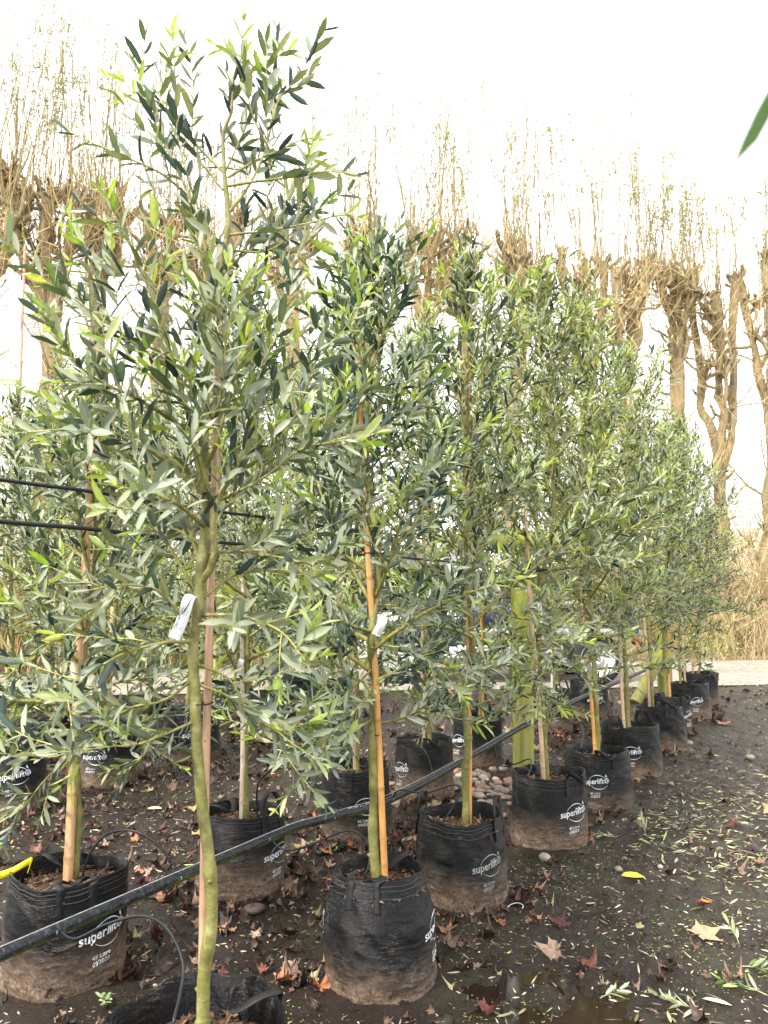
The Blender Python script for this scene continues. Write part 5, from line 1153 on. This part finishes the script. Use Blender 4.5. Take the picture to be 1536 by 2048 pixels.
# stones round the post
def stone(mb, pos, s, rg, col):
    th, ph = np.meshgrid(np.linspace(0, 2 * pi, 12, endpoint=False), np.linspace(0, pi, 8)); d = np.stack([np.sin(ph) * np.cos(th), np.sin(ph) * np.sin(th), np.cos(ph)], -1)
    r = s * (1 + .22 * fbm(d[..., 0] * 1.4 + rg.uniform(0, 99), d[..., 1] * 1.4, d[..., 2] * 1.4)); sc = np.array([rg.uniform(.8, 1.3), rg.uniform(.8, 1.2), rg.uniform(.45, .75)])
    a = rg.uniform(0, 6.3); V = (d * r[..., None] * sc).reshape(-1, 3); V = V @ np.array([[cos(a), -sin(a), 0], [sin(a), cos(a), 0], [0, 0, 1]]).T + np.array(pos)
    i = np.arange(7)[:, None] * 12; j = np.arange(12)[None]; mb.add(V, [np.stack([i + j, i + 12 + j, i + 12 + (j + 1) % 12, i + (j + 1) % 12], -1).reshape(-1, 4)], col)
mb = MB(); rg = np.random.default_rng(8); SC = [(.30, .25, .19), (.22, .18, .14), (.36, .31, .25), (.28, .17, .12), (.16, .14, .12)]
g = G(1000, 1580, 0)
for q in range(210):
    x, y = g[0] + rg.normal(0, .30), g[1] + rg.normal(.05, .36)
    if clear(x, y, .02): s = rg.uniform(.018, .042); stone(mb, (x, y, float(gh(x, y)) + s * .25), s, rg, SC[rg.integers(0, 5)])
for q in range(45):
    y = rg.uniform(3, 10); x = rg.uniform(-.5, .6) * y
    if clear(x, y, .02): s = rg.uniform(.008, .022); stone(mb, (x, y, float(gh(x, y)) + s * .2), s, rg, SC[rg.integers(0, 5)])
tag(build('pebbles', mb, M['stone']), 'rounded pale river pebbles heaped at the foot of the green post', 'pebbles', kind='stuff')
for px, py, s, c, lab in ((1090, 1716, .035, (.28, .25, .20), 'smooth pale stone at the foot of the bag by the post'), (508, 1828, .042, (.07, .05, .04), 'dark brown stone at the foot of the white cane bag'),
                          (1205, 1478, .045, (.25, .23, .18), 'pale round stone left of the hooped strap bag'), (1378, 1488, .045, (.25, .2, .16), 'flat pale stone on the path beside the far bags'),
                          (1500, 1520, .04, (.25, .23, .2), 'pale stone lying alone on the path near the right edge')):
    g = G(px, py, 0); mb = MB(); stone(mb, (0, 0, s * .3), s, np.random.default_rng(px), c); o = build('stone', mb, M['stone']); o.location = (g[0], g[1], float(gh(g[0], g[1]))); tag(o, lab, 'stone', 'single stones')

# white wire hook, weed seedlings
g = G(1030, 1822, 0); mb = MB(); tube(mb, spline([(-.03, .0, .004), (-.01, .012, .012), (.02, .012, .016), (.035, -.002, .010), (.028, -.016, .004)], 20), .0018, 5, (.6, .6, .58)); o = build('wire_hook', mb, M['plain']); o.location = (g[0], g[1], float(gh(g[0], g[1])) + .004)
tag(o, 'white bent wire lying on the mud by the faded-print bag', 'wire')
def weed(px, py, s, n, seed, label):
    rg = np.random.default_rng(seed); g = G(px, py, 0); g[2] = float(gh(g[0], g[1])); root = empty('weed', g, label, 'weed', 'small green weeds'); sb, lb = MB(), MB(); LP = []
    for q in range(n):
        sp = shoot((rg.normal(0, s * .15), rg.normal(0, s * .15), 0), (rg.normal(0, .4), rg.normal(0, .4), 1), s * rg.uniform(.5, 1), rg, -.2, .1, 5); tube(sb, sp, .0012, 4, (.3, .33, .08))
        for z in range(6): LP.append((sp[rg.integers(2, 5)], unit(np.array([rg.normal(0, 1), rg.normal(0, 1), .3])), s * rg.uniform(.3, .55)))
    build('stems', sb, M['twig'], root); m_ = len(LP); leaves(lb, np.array([a[0] for a in LP]), np.array([a[1] for a in LP]), np.tile([0, 0, 1.], (m_, 1)) + rg.normal(0, .3, (m_, 3)), np.array([a[2] for a in LP]), np.array([a[2] for a in LP]) * .4, np.array([(.14, .26, .04), (.22, .34, .06)])[rg.integers(0, 2, m_)]); build('foliage', lb, M['leaf'], root)
weed(212, 2012, .055, 3, 1, 'small bright weed at the foot of the left bag')
weed(672, 1705, .05, 5, 2, 'low green weed before the bag behind the pipe')
weed(640, 1620, .06, 4, 3, 'reddish-green weed left of the bag behind the pipe')
weed(1080, 1420 + 110, .05, 4, 4, 'weed at the foot of the green wooden post')

# plant labels and the yellow tape
def strip_label(pts, Y0, wdt, label, name='plant_label', col=(.70, .71, .70), text=None, cat='plant label', group='white plant labels tied to the trees', dirv=None):
    path = spline([P(x, y, Y0 + d) for x, y, d in pts], 14); t_ = unit(np.gradient(path, axis=0)); wd = unit(np.cross(t_, np.array([0, 1., 0]))) if dirv is None else np.tile(unit(np.array(dirv, float)), (14, 1)); nn = unit(np.cross(t_, wd))
    O = path[0].copy(); V = np.stack([path + wd * wdt / 2 + nn * .0006, path - wd * wdt / 2 + nn * .0006, path - wd * wdt / 2 - nn * .0006, path + wd * wdt / 2 - nn * .0006], 1).reshape(-1, 3) - O
    i = np.arange(13)[:, None] * 4; j = np.arange(4)[None]; mb = MB(); mb.add(V, [np.stack([i + j, i + (j + 1) % 4, i + 4 + (j + 1) % 4, i + 4 + j], -1).reshape(-1, 4), [(0, 1, 2, 3), (55, 54, 53, 52)]], col)
    root = empty(name, O, label, cat, group); build('strip', mb, M['label'], root, smooth=False)
    if text:
        a, b_ = path[5] - O, path[-1] - O; e = unit(b_ - a); s_ = unit(wd[-1]); ln = np.linalg.norm(b_ - a); tb = MB()
        fr = nn[-1] * (1 if nn[-1][1] < 0 else -1) * .0016
        for tx, sz, off, st in text:
            V, Fs = text_mesh(tx, sz); V = V - [V[:, 0].min(), 0, 0]; x_ = -e; y_ = np.cross(np.array([0, -1., 0]), x_); y_ = unit(y_)
            tb.add(b_ + x_ * (V[:, 0:1] + st) + y_ * (V[:, 1:2] + off) + fr, Fs, (.03, .03, .03))
        build('lettering', tb, M['print'], root, smooth=False)
    return root
strip_label([(386, 1190, .02), (378, 1196, -.012), (373, 1212, -.02), (366, 1235, -.02), (358, 1256, -.02), (348, 1277, -.02)], YA - .02, .028, 'white folded label hanging beside the tallest olive trunk, printed in black',
            text=[("Olea europaea", .0105, .003, .022), ("Verdale", .0105, .003, .098), ("olive tree, evergreen, hardy", .0048, -.004, .024), ("full sun, well drained soil", .0048, -.009, .024)])
strip_label([(752, 1270, 0), (762, 1250, -.02), (768, 1232, -.01)], 2.62, .030, 'blank white label on the knobbly trunk')
strip_label([(484, 1318, 0), (480, 1332, -.01), (479, 1350, 0)], BP['M'][0][1] - .06, .028, 'white label on the cane behind the pipe')
strip_label([(1078, 1205, 0), (1081, 1225, -.01), (1083, 1245, 0)], BP['D'][0][1] - .06, .022, 'narrow white label on the cane by the green post')
strip_label([(1359, 1165, 0), (1362, 1180, -.02), (1360, 1196, 0)], BP['I'][0][1] - .1, .07, 'small white label in the dark far crown')
g = BP['L'][0]
strip_label([(-4, 1752, -.05), (20, 1744, -.03), (45, 1730, -.01), (62, 1722, .02), (58, 1738, .02)], g[1] - .08, .026, 'bright yellow tape strip folded over the rim of the left bag', 'yellow_tape', (.85, .80, .02), cat='tape', group='marking tape', dirv=(.25, .3, 1.0))
# the blurred leaf hanging close to the lens, top right
mb = MB(); tip = P(1478, 345, .30); bs = P(1568, 120, .27); D = (tip - bs); Ln = float(np.linalg.norm(D))
leaves(mb, np.zeros((1, 3)), D[None], np.array([[.4, -1., .3]]), np.array([Ln]), np.array([.0135]), np.array([(.03, .085, .012)]), TH, .06); tube(mb, [(.05, .0, .05), (.02, .002, .018), (0, 0, 0)], .0012, 6, (.3, .3, .1))
o = build('hanging_leaf', mb, M['leaf']); o.location = bs; tag(o, 'out-of-focus green leaf hanging close at the top right corner', 'leaf')
